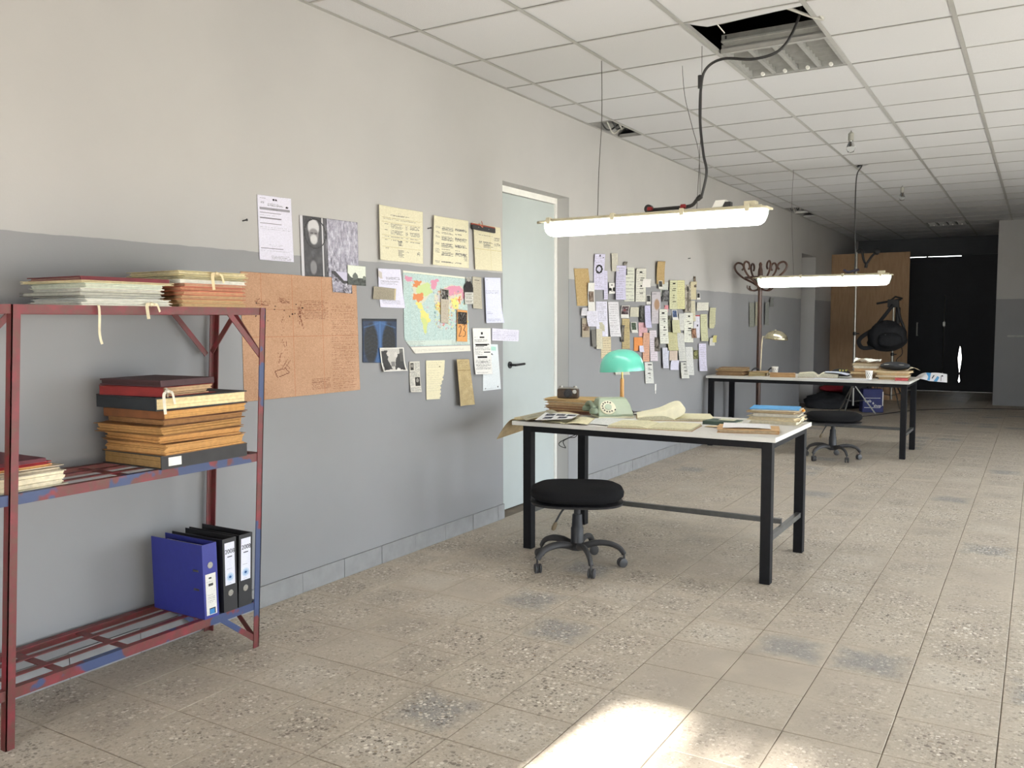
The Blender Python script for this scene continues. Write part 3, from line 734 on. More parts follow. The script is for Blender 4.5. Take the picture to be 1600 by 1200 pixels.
# form with emblem
im = Img(56, 104, (222, 220, 236)); im.text(.08, .03, .25, .05, 1); im.ell(.47, .055, .035, .016, (30, 30, 40)); im.ell(.54, .055, .03, .016, (30, 30, 40)); im.text(.1, .09, .2, .13, 3); im.text(.3, .11, .75, .16, 3); im.ell(.86, .15, .045, .012, (30, 30, 34))
im.rect(.06, .18, .95, .225, (150, 148, 158)); im.text(.4, .2, .6, .21, 1)
for y in (.26, .34, .42): im.rect(.06, y, .68, y + .012, (128, 126, 134))
im.text(.06, .29, .5, .31, 1, al=.3); im.text(.06, .47, .95, .53, 2, al=.3, gap=.4); im.text(.3, .74, .7, .78, 2, al=.25, gap=.5); im.rect(.06, .81, .7, .822, (110, 108, 116)); im.text(.06, .84, .95, .86, 1, al=.3); im.text(.35, .92, .95, .98, 4, al=.35)
paper('printed_form', c3((98, 75), (265, 97), (280, 410), (110, 397)), im, 'white printed form with a black emblem, pinned highest and leftmost', off=.003)
# blueprint plan
im = Img(150, 156, (190, 150, 121), .02); im.mottle(0, 0, 1, 1, .012, 24, 24)
for x in (.15, .4, .66): im.rect(x, 0, x + .004, 1, (184, 122, 90), .5)
im.rect(0, .5, 1, .505, (176, 116, 86), .55); im.rect(0, .28, .7, .283, (150, 96, 70), .35)
L = (112, 66, 50)
for x, y, w_, h_ in ((.1, .2, .12, .06), (.28, .19, .1, .05), (.3, .34, .06, .3), (.44, .19, .06, .26), (.27, .62, .1, .16)):
    for k in range(5): im.line([(x + NR.rand() * w_, y + NR.rand() * h_), (x + NR.rand() * w_, y + NR.rand() * h_)], L, .0024, .6)
    im.text(x, y, x + w_, y + h_, 5, L, .45, gap=.55)
im.text(.5, .2, .72, .36, 13, L, .5, .2); im.text(.74, .22, .97, .97, 46, L, .42, .25, .4); im.text(.55, .86, .72, .96, 8, L, .5)
for _ in range(14): im.ell(.1 + NR.rand() * .4, .2 + NR.rand() * .25, .006, .006, (60, 34, 28))
im.line([(.24, .78), (.33, .76), (.36, .8), (.26, .83), (.24, .78)], L, .003)
paper('blueprint_plan', [(375, 424), (556, 436), (562, 609), (381, 628)], im, 'large orange brown technical plan with fold lines', 'plan', off=.002, curl=lambda u, v: .002 * abs(math.sin(u * 9)) + .004 * max(0, v - .8), mat=m_print)
# big photograph: dark doorway with pale figure, rough trunk
im = Img(84, 80, (70, 68, 74), .02); im.rect(.0, 0, .05, 1, (200, 198, 204)); im.rect(.05, 0, .4, 1, (52, 50, 54)); im.mottle(.05, 0, .4, 1, .04, 4, 8)
im.rect(.36, 0, .38, 1, (190, 188, 190)); im.rect(.4, 0, .45, 1, (66, 64, 68)); im.rect(.45, 0, 1, 1, (150, 147, 160)); im.mottle(.43, 0, 1, 1, .12, 2, 5); im.ell(.8, .3, .3, .5, (176, 172, 190), .35, .6)
im.ell(.22, .18, .085, .13, (196, 194, 196), 1, .25); im.ell(.22, .3, .07, .09, (130, 126, 128), 1, .3); im.ell(.19, .275, .02, .014, (60, 56, 58), .8, .4); im.ell(.255, .275, .02, .014, (60, 56, 58), .8, .4); im.ell(.22, .38, .05, .07, (206, 204, 204), .9, .4); im.ell(.2, .85, .045, .1, (140, 138, 140), .8, .4)
im.ring(.245, .28, .175, .245, (12, 12, 14), .05)
paper('photograph', c3((306, 177), (592, 214), (600, 486), (318, 478)), im, 'large black and white photograph with a black marker ring round a face', 'photo', off=.004, mat=m_gloss)
im = Img(34, 34, (120, 116, 128)); im.mottle(0, .3, 1, 1, .2, 3, 3); im.ell(.62, .1, .5, .32, (196, 192, 214)); im.ell(.25, .72, .25, .2, (180, 176, 194), .6, .4); im.poly([(0, 0), (.2, 0), (.62, .42), (1, .4), (1, .52), (.55, .55), (0, .1)], (40, 38, 44))
paper('photograph', c3((463, 452), (560, 462), (566, 565), (470, 557)), im, 'torn strip of grey photograph overlapping the orange plan', 'photo', off=.006, mat=m_gloss)
im = Img(30, 32, (216, 220, 206)); im.rect(0, .62, 1, 1, (60, 66, 60)); im.mottle(0, .6, 1, 1, .06, 3, 3); im.ell(.42, .55, .14, .17, (90, 96, 90)); im.rect(.41, .34, .44, .5, (90, 96, 90)); im.poly([(0, .62), (0, .4), (.1, .5), (.2, .62)], (70, 74, 66)); im.ell(.92, .6, .1, .1, (110, 116, 108))
paper('photograph', c3((540, 423), (630, 431), (631, 527), (541, 520)), im, 'small pale photograph of a dome among trees', 'photo', off=.008, mat=m_gloss)
# three typed sheets
YEL = (220, 214, 186)
im = Img(70, 84, YEL); im.text(.42, .1, .52, .12, 1); im.text(.28, .14, .72, .17, 2); im.text(.1, .2, .9, .25, 2)
for y, n in ((.31, 4), (.42, 4), (.54, 1), (.6, 1)): im.text(.14, y, .24, y + .03, 1, al=.8); im.text(.28, y, .55, y + n * .022, n, al=.8); im.text(.6, y, .66, y + n * .022, n, al=.8); im.text(.7, y, .93, y + n * .02, n, al=.8)
im.text(.44, .61, .54, .71, 5, al=.9, gap=.08); im.text(.44, .78, .56, .92, 6, al=.9, gap=.08); im.text(.6, .79, .68, .83, 2, al=.8); im.text(.15, .76, .26, .78, 1, al=.8); im.text(.86, .78, .94, .86, 4, al=.8)
for y in (.2, .29, .52, .58, .74): im.rect(.06, y, .94, y + .006, (190, 178, 136), .6)
paper('typed_sheet', c3((690, 125), (915, 162), (917, 418), (697, 398)), im, 'yellowed typed sheet, leftmost of the three above the map', off=.004, curl=lift_l(.012))
im = Img(60, 84, YEL)
for y, n in ((.2, 4), (.31, 2), (.39, 5), (.53, 5), (.65, 1), (.7, 5), (.9, 2)): im.text(.08, y, .2, y + .04, 2, al=.8); im.text(.26, y, .58, y + n * .018, n, al=.85, gap=.08); im.text(.62, y, .95 if n > 3 else .8, y + n * .014, n, al=.8)
im.text(.86, .72, .96, .86, 7, al=.8)
paper('typed_sheet', c3((962, 178), (1140, 206), (1143, 440), (957, 422)), im, 'yellowed typed sheet, middle of the three above the map', off=.004, curl=lift_l(.012))
im = Img(50, 84, (220, 213, 184)); im.text(.2, .22, .7, .24, 1, al=.8); im.text(.74, .24, .96, .32, 4, al=.8); im.text(.2, .36, .32, .42, 3, al=.8); im.text(.36, .36, .7, .5, 7, al=.85, gap=.06); im.text(.74, .36, .98, .45, 4, al=.8); im.rect(0, .54, 1, .546, (200, 188, 140)); im.rect(.6, 0, .608, 1, (206, 194, 150), .6)
t7 = paper('typed_sheet', c3((1158, 215), (1298, 240), (1307, 455), (1168, 445)), im, 'yellowed typed sheet under the black clip bar near door', off=.004, curl=lift_l(.010))
a, b = onX(*c3((1150, 222))[0], 0), onX(*c3((1262, 244))[0], 0)
k = thing('clip_bar', 'black and red clip bar holding the rightmost typed sheet', 'clip', (.012, a.y, a.z))
MB().quad8([(.008, a.y, a.z - .03), (.022, a.y, a.z - .03), (.022, b.y, b.z - .03), (.008, b.y, b.z - .03), (.008, a.y, a.z - .002), (.022, a.y, a.z - .002), (.022, b.y, b.z - .002), (.008, b.y, b.z - .002)]).build('bar', m_black, k)
MB().quad8([(.008, a.y, a.z - .002), (.022, a.y, a.z - .002), (.022, b.y, b.z - .002), (.008, b.y, b.z - .002), (.008, a.y, a.z + .006), (.018, a.y, a.z + .006), (.018, b.y, b.z + .006), (.008, b.y, b.z + .006)]).build('edge', M((150, 60, 46), .5), k)
for f in (.25, .7):
    p = a.lerp(b, f); MB().lathe([(.004, 0), (.003, .002)], (.022, p.y, p.z - .014), 10, (1, 0, 0)).build('rivet', m_chrome, k)
p = a.lerp(b, .38); MB().tube([(.015, p.y - .02, p.z + .012), (.03, p.y, p.z - .012), (.02, p.y + .015, p.z + .004), (.015, p.y + .01, p.z + .03)], .0025).build('spring', M((196, 120, 96), .4), k, smooth=True)
# letter and grey cutting
im = Img(42, 62, (220, 218, 236)); im.text(.35, .2, .95, .28, 4, al=.4); im.text(.1, .3, .9, .4, 4, al=.35); im.text(.1, .8, .85, .9, 4, al=.3); im.poly([(0, .05), (.16, .1), (.18, .25), (.1, .26), (0, .2)], (196, 188, 182))
paper('letter', c3((688, 440), (805, 445), (826, 637), (706, 632)), im, 'white letter with a bent corner left of the world map', off=.004, curl=lambda u, v: .006 * max(0, .4 - u) * max(0, .5 - v) * 8 + .01 * max(0, u + v - 1.6))
im = Img(36, 20, (158, 150, 134)); im.text(.08, .1, .95, .9, 8, (120, 112, 98), .3); im.rect(.94, 0, 1, 1, (206, 190, 150))
paper('newspaper_cutting', c3((668, 528), (778, 541), (775, 597), (665, 592)), im, 'small grey cutting stuck across the bent white letter', off=.011)
# world map
im = Img(108, 128, (182, 202, 199), .03)
def mp(P, c):
    Q = []                                              # ragged coastlines
    for (xa, ya), (xb, yb) in zip(P, P[1:] + P[:1]):
        for k in range(5): f = k / 5; Q.append((.02 + .96 * (xa + (xb - xa) * f + (NR.normal(0, .012) if k else 0)), .03 + .78 * (ya + (yb - ya) * f + (NR.normal(0, .012) if k else 0))))
    im.poly(Q, c)
for x in np.linspace(.08, .95, 8): im.rect(x, .02, x + .004, .82, (166, 196, 196), .5)
PK, OR, YG, YL, GR = (212, 146, 168), (214, 138, 92), (194, 210, 150), (224, 216, 130), (190, 186, 190)
mp([(.46, .3), (.56, .22), (.7, .14), (.95, .12), (1, .25), (.9, .4), (.86, .56), (.8, .5), (.76, .58), (.7, .46), (.66, .56), (.6, .78), (.55, .62), (.46, .52)], (206, 202, 184)); mp([(.1, .14), (.3, .1), (.44, .24), (.3, .42), (.22, .46), (.12, .38)], (208, 206, 186))
mp([(0, .03), (.12, .05), (.12, .12), (.04, .14), (0, .1)], PK); mp([(.16, .1), (.26, .1), (.2, .2), (.11, .2)], OR); mp([(.2, .17), (.38, .12), (.44, .26), (.3, .34), (.18, .3), (.16, .24)], YG)
mp([(.12, .3), (.28, .29), (.26, .4), (.2, .44), (.12, .4)], OR); mp([(.15, .44), (.24, .44), (.28, .54), (.22, .55)], YL); mp([(.22, .56), (.36, .6), (.38, .7), (.32, .78), (.3, .95), (.26, .84), (.22, .68)], YL); mp([(.24, .66), (.32, .7), (.31, .9), (.28, .92)], (200, 210, 140))
mp([(.42, .07), (.54, .05), (.5, .2), (.42, .22)], PK); mp([(.58, .22), (.72, .14), (.9, .12), (.97, .2), (.9, .26), (.78, .28), (.6, .32)], PK); mp([(.5, .3), (.6, .26), (.62, .38), (.52, .42)], GR); mp([(.62, .32), (.8, .3), (.82, .44), (.66, .44)], (206, 196, 180)); mp([(.72, .36), (.86, .32), (.86, .54), (.76, .5)], YL)
mp([(.48, .42), (.62, .42), (.7, .54), (.64, .74), (.58, .78), (.54, .6), (.47, .54)], (206, 190, 120)); mp([(.49, .44), (.56, .44), (.56, .54), (.5, .54)], YL); mp([(.56, .5), (.64, .5), (.63, .6), (.58, .6)], PK); mp([(.57, .66), (.62, .68), (.61, .8), (.57, .8)], PK)
mp([(.9, .7), (1, .7), (1, .86), (.92, .86), (.87, .78)], YL); mp([(.93, .24), (1, .2), (1, .34), (.94, .34)], PK); mp([(.88, .3), (.92, .34), (.9, .44), (.87, .4)], (214, 120, 70)); mp([(.3, .48), (.36, .5), (.34, .54)], GR)
for _ in range(260):
    x, y = .45 + NR.rand() * .5, .2 + NR.rand() * .5; im.ell(x, y, .004 + .01 * NR.rand(), .004 + .01 * NR.rand(), [(150, 150, 160), YL, PK, OR, (120, 150, 150)][NR.randint(5)], .7)
im.rect(0, 0, 1, .02, (222, 222, 206)); im.text(.05, .025, .95, .035, 1, (120, 150, 140), .5); im.rect(0, .84, 1, .9, (206, 216, 206), .8); im.rect(0, .92, 1, 1, (226, 222, 210)); im.rect(0, .915, 1, .922, (160, 150, 150)); im.text(.03, .85, .3, .91, 4, al=.3); im.text(.7, .85, .97, .91, 4, al=.3); im.text(.1, .95, .9, .98, 2, al=.2)
X, Y = im.grid(); im.mask = ~((X < .14 * (Y - .82) / .18) & (Y > .82))
paper('world_map', c3((818, 450), (1126, 483), (1150, 848), (826, 862)), im, 'coloured world map poster in the middle of the papers', 'map', off=.003, curl=lambda u, v: .003 * math.sin(u * 7) ** 2 + .012 * max(0, v - .85))
# things pinned over the map
im = Img(18, 54, (186, 176, 160)); im.rect(.04, .02, .96, .3, (72, 70, 68)); im.mottle(.04, .02, .96, .3, .16, 2, 3); im.text(.08, .34, .95, .98, 20, (140, 132, 118), .35)
paper('newspaper_cutting', c3((1000, 540), (1040, 545), (1037, 712), (1000, 709)), im, 'newspaper strip with a photo at its top, pinned over the map', off=.010)
im = Img(22, 60, (220, 160, 100)); im.rect(.06, .07, .94, .45, (58, 54, 52)); im.mottle(.06, .07, .94, .45, .12, 2, 3)
nt = paper('orange_note', c3((1080, 643), (1130, 648), (1130, 802), (1078, 800)), im, 'orange card with a dark picture and a handwritten 23', 'note', off=.012)
c_ = onX(*c3((1104, 752))[0], .0) + Vector((.0135, 0, 0)); q = MB(); sc_ = .06
for P in ([(-.62, .42), (-.42, .62), (-.22, .45), (-.3, .05), (-.62, -.46), (-.2, -.42)], [(.12, .62), (.4, .7), (.5, .5), (.26, .16), (.56, .0), (.48, -.42), (.1, -.5)]):
    q.tube(smoothpath([c_ + Vector((0, x * sc_, z * sc_)) for x, z in P], 4), .0018, 5)
q.build('lettering', m_black, nt)
im = Img(22, 58, (176, 176, 170), .03); im.ell(.5, .12, .28, .1, (130, 130, 126)); im.mask[:] = True; im.ell(.48, .34, .48, .22, (44, 42, 44)); im.rect(.02, .36, .98, .56, (44, 42, 44)); im.ell(.5, .08, .16, .08, (160, 156, 150))
for y in (.58, .72, .86): im.rect(.04, y, .96, y + .1, (214, 212, 204)); im.text(.12, y + .02, .9, y + .08, 2, (30, 30, 30), .9, .1, .1)
X, Y = im.grid(); im.mask = ~((Y < .2) & (abs(X - .5) > .28 + .0 * Y)) & ~((Y > .2) & (Y < .32) & (abs(X - .5) > .3 + (Y - .2) * 1.7))
paper('cut_out_figure', c3((1114, 484), (1158, 486), (1160, 617), (1118, 617)), im, 'cut out of a dark coated figure with caption strips', 'cutting', off=.012)
im = Img(18, 62, (182, 176, 160)); im.rect(.2, .1, .8, .12, (50, 50, 50)); im.text(.1, .16, .92, .96, 22, (140, 134, 120), .35)
paper('newspaper_cutting', c3((1160, 480), (1203, 485), (1205, 641), (1160, 637)), im, 'narrow beige newspaper strip right of the map', off=.005, curl=lift_b(.006))
im = Img(34, 88, (214, 216, 238)); im.text(.1, .03, .3, .06, 2, al=.4); im.text(.06, .28, .9, .36, 3, al=.45); im.text(.1, .74, .5, .8, 2); im.text(.1, .9, .9, .97, 3, al=.4)
paper('letter', c3((1213, 485), (1298, 487), (1306, 708), (1222, 710)), im, 'lavender white letter pinned close to the door edge', off=.004, curl=lift_c(.02, .012))
im = Img(38, 94, (232, 230, 226)); K = (22, 22, 24); im.rect(.46, .09, .54, .14, K); im.rect(.36, .18, .64, .215, K); im.text(.1, .19, .25, .2, 1); im.text(.1, .24, .8, .3, 4); im.rect(.1, .34, .9, .358, K); im.rect(.12, .365, .8, .38, K); im.rect(.1, .39, .6, .405, K); im.text(.08, .42, .95, .48, 3); im.rect(.58, .51, .94, .53, K); im.text(.08, .5, .5, .58, 4); im.rect(.22, .61, .76, .645, K); im.rect(.4, .72, .78, .735, K); im.text(.08, .68, .95, .9, 12); im.text(.1, .95, .9, .97, 1)
paper('redacted_document', c3((1158, 735), (1247, 735), (1252, 961), (1168, 963)), im, 'white document with black redaction bars near the door', off=.008, curl=lift_b(.008))
im = Img(36, 94, (224, 230, 234)); im.rect(.5, .05, .85, .14, (176, 220, 208)); im.text(.4, .35, .6, .42, 3, al=.3); im.rect(.5, .2, .6, .225, (40, 40, 44)); im.rect(.56, .22, .66, .235, (40, 40, 44)); im.rect(.1, .95, .16, .97, (90, 90, 96)); im.rect(.8, .93, .87, .96, (70, 70, 76)); im.text(.2, .95, .7, .97, 1, al=.3)
paper('document', c3((1210, 812), (1285, 815), (1301, 1035), (1212, 1045)), im, 'pale document with a mint stamp behind the redacted one', off=.004)
im = Img(44, 22, (220, 218, 232)); im.text(.05, .15, .95, .9, 6, (120, 110, 150), .35)
paper('paper_strip', [(767.6, 512.8), (808, 515.5), (807, 533.5), (767.6, 532)], im, 'wide white paper strip sticking out past the door edge', off=.006, curl=lambda u, v: .01 * u * u)
# x-ray, photo of two people, cuttings below
im = Img(58, 72, (28, 46, 76)); im.ell(.5, .4, .16, .7, (54, 92, 144), .9, .5); im.ell(.24, .56, .17, .38, (9, 12, 19), 1, .3); im.ell(.76, .56, .17, .38, (9, 12, 19), 1, .3); im.rect(0, 0, 1, .06, (16, 20, 30), .8)
for k in range(7): im.line([(.08, .3 + k * .09), (.28, .2 + k * .09), (.44, .26 + k * .09)], (60, 96, 146), .006, .25); im.line([(.92, .3 + k * .09), (.72, .2 + k * .09), (.56, .26 + k * .09)], (60, 96, 146), .006, .25)
im.rect(.475, .05, .525, .95, (90, 140, 196), .35); im.line([(.05, .2), (.45, .1)], (70, 110, 160), .02, .5); im.line([(.95, .2), (.55, .1)], (70, 110, 160), .02, .5)
paper('xray_film', c3((617, 688), (786, 690), (786, 906), (619, 905)), im, 'dark blue chest x-ray film', 'x-ray', off=.004, mat=m_gloss)
im = Img(44, 44, (190, 186, 180)); im.poly([(.04, .15), (.3, .1), (.34, .3), (.28, .5), (.45, .9), (.1, .95), (.04, .5)], (40, 38, 40)); im.ell(.33, .26, .07, .11, (200, 196, 190)); im.poly([(.9, .2), (.68, .3), (.6, .6), (.56, .92), (.95, .95), (.95, .5)], (46, 44, 46)); im.ell(.64, .3, .07, .11, (206, 202, 196)); im.rect(.8, .05, .95, .6, (80, 78, 76), .8); im.rect(.42, .6, .56, .8, (120, 118, 116)); im.ell(.7, .92, .07, .05, (214, 212, 206))
for r_ in ((0, 0, 1, .05), (0, .95, 1, 1), (0, 0, .05, 1), (.95, 0, 1, 1)): im.rect(*r_, (222, 220, 214))
paper('photograph', c3((697, 832), (817, 830), (826, 945), (711, 950)), im, 'curled black and white photo of two people in dark suits', 'photo', off=.010, curl=lambda u, v: .03 * max(0, u + v - 1.5) ** 2 * 2 + .02 * max(0, (1 - u) + v - 1.5) ** 2 * 2, mat=m_gloss)
im = Img(20, 60, (206, 202, 192)); im.rect(.1, .05, .42, .28, (60, 58, 56)); im.ell(.26, .14, .1, .06, (150, 146, 140)); im.text(.5, .05, .95, .3, 8); im.text(.08, .32, .95, .5, 6); im.rect(.5, .52, .95, .8, (54, 52, 50)); im.ell(.72, .62, .12, .07, (150, 146, 140)); im.text(.08, .52, .45, .8, 8); im.text(.08, .84, .95, .97, 4)
paper('newspaper_cutting', c3((847, 900), (898, 898), (904, 1049), (850, 1051)), im, 'newspaper cutting with two small portraits below the map', off=.006, curl=lift_b(.008))
im = Img(38, 74, (226, 218, 186)); im.text(.1, .04, .9, .2, 3, al=.25); im.text(.1, .24, .85, .8, 10, al=.16); im.ell(.72, .16, .03, .015, (90, 80, 60))
X, Y = im.grid(); edge = .98 - .06 * np.clip((Y - .35) / .1, 0, 1) - .1 * np.clip((Y - .5) / .15, 0, 1) - .03 * np.sin(Y * 60) * (Y > .4); im.mask = (X < edge)
paper('torn_sheet', c3((930, 895), (1025, 893), (1014, 1083), (932, 1088)), im, 'cream sheet with a torn right edge below the map', off=.006)
im = Img(32, 78, (190, 170, 128)); im.mottle(0, 0, 1, 1, .02, 6, 6); im.text(.1, .03, .9, .2, 6, (120, 104, 76), .4); im.text(.1, .24, .95, .9, 26, (140, 122, 90), .3); im.rect(0, .23, 1, .236, (150, 130, 92))
paper('old_document', c3((1065, 888), (1140, 888), (1162, 1111), (1078, 1119)), im, 'browned old document with a curled edge below the map', off=.010, curl=lambda u, v: .02 * max(0, .5 - u) ** 2 * 4 + .01 * v)
# nails left in the wall
for px, py, lb in ((379, 345, 'small dark nail left of the printed form'), (668, 357, 'small dark nail beside the middle typed sheet'), (1075, 404, 'small dark nail above the crowded papers')):
    p = onX(px, py, 0); tag(MB().tube([(.0, p.y, p.z), (.022, p.y + .004, p.z + .003)], .0028, 6).lathe([(.006, 0), (.006, .002)], (.022, p.y + .004, p.z + .003), 8, (1, .2, .1)).build('nail', m_blackm), lb, 'nail', 'nails left in the wall')

# ---- the crowded cluster beyond the door: (x0,y0,x1,y1,shift) in a 5x crop of the photo, kind, colour, label
G2 = 'papers crowded on the wall beyond the door'
LV, CR, KR, GB, WH, GW = (212, 208, 232), (222, 216, 190), (184, 158, 112), (196, 194, 160), (224, 222, 218), (214, 216, 202)
CL = [
 (130, 197, 243, 490, 26, 'blank', KR, 'large brown kraft envelope, leftmost of the crowded papers'),
 (283, 85, 364, 365, 0, 'ring', LV, 'lavender form with a black ink ring'),
 (360, 215, 388, 440, 0, 'text', LV, 'narrow white strip hanging below the ringed form'),
 (225, 310, 275, 535, 12, 'pic', WH, 'white strip with a small picture against the kraft envelope'),
 (415, 80, 462, 220, 4, 'text', (206, 202, 188), 'cream slip pinned high beside the ringed form'),
 (452, 175, 528, 443, -16, 'text', (204, 200, 226), 'lavender sheet slanting down to the left'),
 (390, 310, 433, 395, 0, 'blob', WH, 'small stark black and white picture beside the lavender sheet'),
 (525, 190, 603, 455, -2, 'list', GW, 'greenish white sheet ruled like a list'),
 (512, 145, 540, 205, 0, 'photo', (110, 106, 100), 'tiny grey picture at the top of the list sheet'),
 (526, 200, 540, 250, 0, 'photo', (40, 40, 40), 'small black scrap on the list sheet corner'),
 (608, 198, 685, 458, -2, 'redact', (218, 216, 204), 'pale sheet with three black bars'),
 (655, 280, 718, 345, 0, 'blank', (230, 226, 222), 'white square note overlapping the three-bar sheet'),
 (765, 143, 825, 320, 0, 'blank', KR, 'tall kraft envelope pinned highest in the middle'),
 (778, 293, 808, 358, 0, 'pola', (60, 60, 58), 'instant photo overlapping the tall kraft envelope'),
 (808, 305, 862, 415, 2, 'text', (208, 212, 204), 'pale slip right of the instant photo below the kraft envelope'),
 (695, 405, 728, 475, 0, 'pola', (70, 70, 70), 'instant photo below the white square note'),
 (735, 380, 803, 628, -2, 'stain', (196, 190, 196), 'grey lavender sheet with a brown stain'),
 (815, 365, 865, 455, 0, 'photo', (84, 84, 86), 'dark street photo with a white lower border'),
 (868, 290, 928, 515, 0, 'redact', (208, 208, 172), 'pale green sheet with black bars'),
 (926, 290, 985, 515, 0, 'text', (212, 208, 160), 'pale yellow green typed sheet beside the green barred sheet'),
 (985, 325, 1030, 540, 0, 'news', (150, 144, 132), 'dark newspaper page with a standing figure'),
 (1035, 300, 1085, 440, 0, 'blank', (200, 190, 158), 'beige card near the upper right of the crowded papers'),
 (1065, 260, 1080, 345, 0, 'photo', (96, 84, 72), 'dark narrow strip at the top of the beige card'),
 (1088, 388, 1112, 440, 0, 'pola', (30, 30, 30), 'tiny black instant photo at the upper right'),
 (1085, 463, 1175, 527, 0, 'text', (214, 212, 200), 'white index card at the right side'),
 (1180, 505, 1225, 665, 2, 'torn', GB, 'khaki sheet with a curled dark corner, rightmost upper one'),
 (175, 505, 217, 565, 0, 'text', (214, 212, 218), 'little white slip under the kraft envelope'),
 (213, 530, 302, 650, 4, 'text', (218, 216, 230), 'white sheet with a rounded bottom edge'),
 (303, 455, 390, 730, 4, 'patch', (220, 218, 234), 'white letter with a khaki scrap glued on it'),
 (395, 458, 476, 730, 10, 'text', (220, 218, 222), 'white typed letter right of the khaki scrap letter'),
 (492, 487, 553, 585, 0, 'colour', (96, 84, 88), 'colour photo with a white lower border'),
 (563, 500, 628, 575, 0, 'text', (206, 202, 184), 'beige square card beside the colour photo'),
 (635, 487, 667, 618, 0, 'photo', (62, 62, 60), 'tall dark photo beside the beige square card'),
 (672, 487, 716, 660, 0, 'text', (206, 202, 232), 'lavender slip with handwriting over the pink note'),
 (785, 515, 850, 785, -2, 'redact', (222, 222, 212), 'long white strip with many black bars'),
 (637, 620, 702, 728, 0, 'text', (222, 176, 182), 'pink note under the lavender slip'),
 (505, 590, 563, 825, 0, 'text', (186, 168, 124), 'tan sheet below the colour photo'),
 (570, 615, 615, 700, 0, 'pola', (70, 84, 70), 'instant photo with a dark green scene'),
 (490, 640, 512, 770, 0, 'photo', (80, 76, 72), 'narrow dark picture left of the tan sheet'),
 (185, 585, 240, 735, 0, 'pic', (172, 160, 140), 'small brown picture card, lowest on the left'),
 (255, 675, 285, 808, 4, 'text', (120, 118, 112), 'dark grey narrow slip at lower left'),
 (290, 670, 336, 825, 2, 'text', (210, 204, 182), 'cream slip at lower left of the white letters'),
 (345, 730, 420, 900, -2, 'list', (210, 196, 164), 'cream ruled sheet half hidden by the lamp shade'),
 (598, 735, 666, 840, 0, 'blank', (224, 146, 84), 'bright orange note above the lamp shade'),
 (664, 700, 714, 925, 0, 'text', (214, 166, 140), 'salmon sheet right of the orange note'),
 (712, 680, 768, 920, 10, 'text', (216, 206, 214), 'pinkish white slip leaning right beside the salmon sheet'),
 (752, 735, 790, 845, 0, 'photo', (84, 78, 72), 'dark photo of two figures beside the salmon sheet'),
 (852, 695, 927, 838, 0, 'text', (196, 192, 150), 'wide khaki card in the lower middle'),
 (885, 600, 942, 700, 0, 'text', (202, 200, 164), 'khaki slip above the wide khaki card'),
 (858, 565, 890, 695, 0, 'photo', (78, 78, 66), 'dark narrow photo left of the khaki slip'),
 (893, 520, 935, 600, 2, 'pola', (80, 96, 130), 'instant photo with a blue picture'),
 (945, 550, 1000, 680, 0, 'torn', (208, 208, 202), 'crumpled pale slip left of the white redacted page'),
 (985, 545, 1055, 775, 0, 'redact', (220, 220, 208), 'white redacted page at the right side'),
 (925, 700, 978, 920, 22, 'text', (206, 206, 200), 'grey white slip slanting down to the right'),
 (955, 930, 1012, 1055, 0, 'redact', (212, 212, 204), 'barred strip, lowest but one at the right'),
 (990, 810, 1045, 1030, 10, 'text', (216, 216, 212), 'white slip right of the lowest barred strip'),
 (1070, 563, 1115, 740, -2, 'redtop', (214, 212, 222), 'white slip with a thin red top edge'),
 (1118, 555, 1170, 765, 0, 'text', (200, 200, 164), 'khaki typed slip at the right side'),
 (1060, 835, 1096, 905, 0, 'photo', (104, 104, 70), 'small olive picture at lower right'),
 (1100, 783, 1158, 998, 0, 'text', (212, 208, 228), 'lavender letter, lowest on the right'),
 (1183, 738, 1222, 800, 0, 'text', (214, 214, 208), 'small white note under the khaki curled sheet'),
 (1205, 720, 1232, 775, 0, 'blank', (206, 198, 130), 'yellow note behind the small white note'),
 (808, 815, 848, 975, 4, 'text', (208, 208, 222), 'curled white slip above the bare wall patch'),
 (846, 840, 868, 962, 0, 'text', (200, 204, 222), 'thin bluish slip next to the curled white slip'),
 (875, 840, 935, 915, 0, 'text', (214, 196, 180), 'peach slip below the wide khaki card'),
 (880, 915, 942, 990, 0, 'blank', (212, 210, 228), 'plain lavender slip below the peach slip'),
 (676, 930, 738, 1095, 8, 'redact', (220, 220, 214), 'barred strip hanging lowest, right of lamp shade'),
 (443, 1000, 553, 1027, 0, 'text', (206, 208, 196), 'white card showing just below the lamp shade'),
 (1040, 665, 1075, 740, 0, 'photo', (120, 90, 72), 'small reddish picture on the white redacted page edge'),
 (628, 800, 660, 850, 0, 'text', (216, 212, 232), 'small lavender note stuck on the orange note'),
 (838, 485, 866, 535, 0, 'blank', (222, 150, 158), 'small pink note left of the green barred sheet corner'),
 (1045, 450, 1075, 610, 0, 'text', (204, 198, 172), 'narrow beige slip below the beige card'),
 (1030, 820, 1054, 880, 0, 'blank', (216, 214, 130), 'yellow note beside the small olive picture'),
]
C8 = [(168, 475, 210, 690, 0, 'text', (150, 150, 140), 'grey narrow slip left of the coat rack pole'), (218, 468, 250, 680, 0, 'text', (170, 166, 146), 'beige narrow slip touching the coat rack pole'),
      (302, 470, 335, 675, 0, 'text', (140, 142, 138), 'grey narrow slip right of the coat rack pole'), (345, 430, 376, 510, 0, 'text', (130, 132, 130), 'small grey slip upper right of the coat rack pole')]
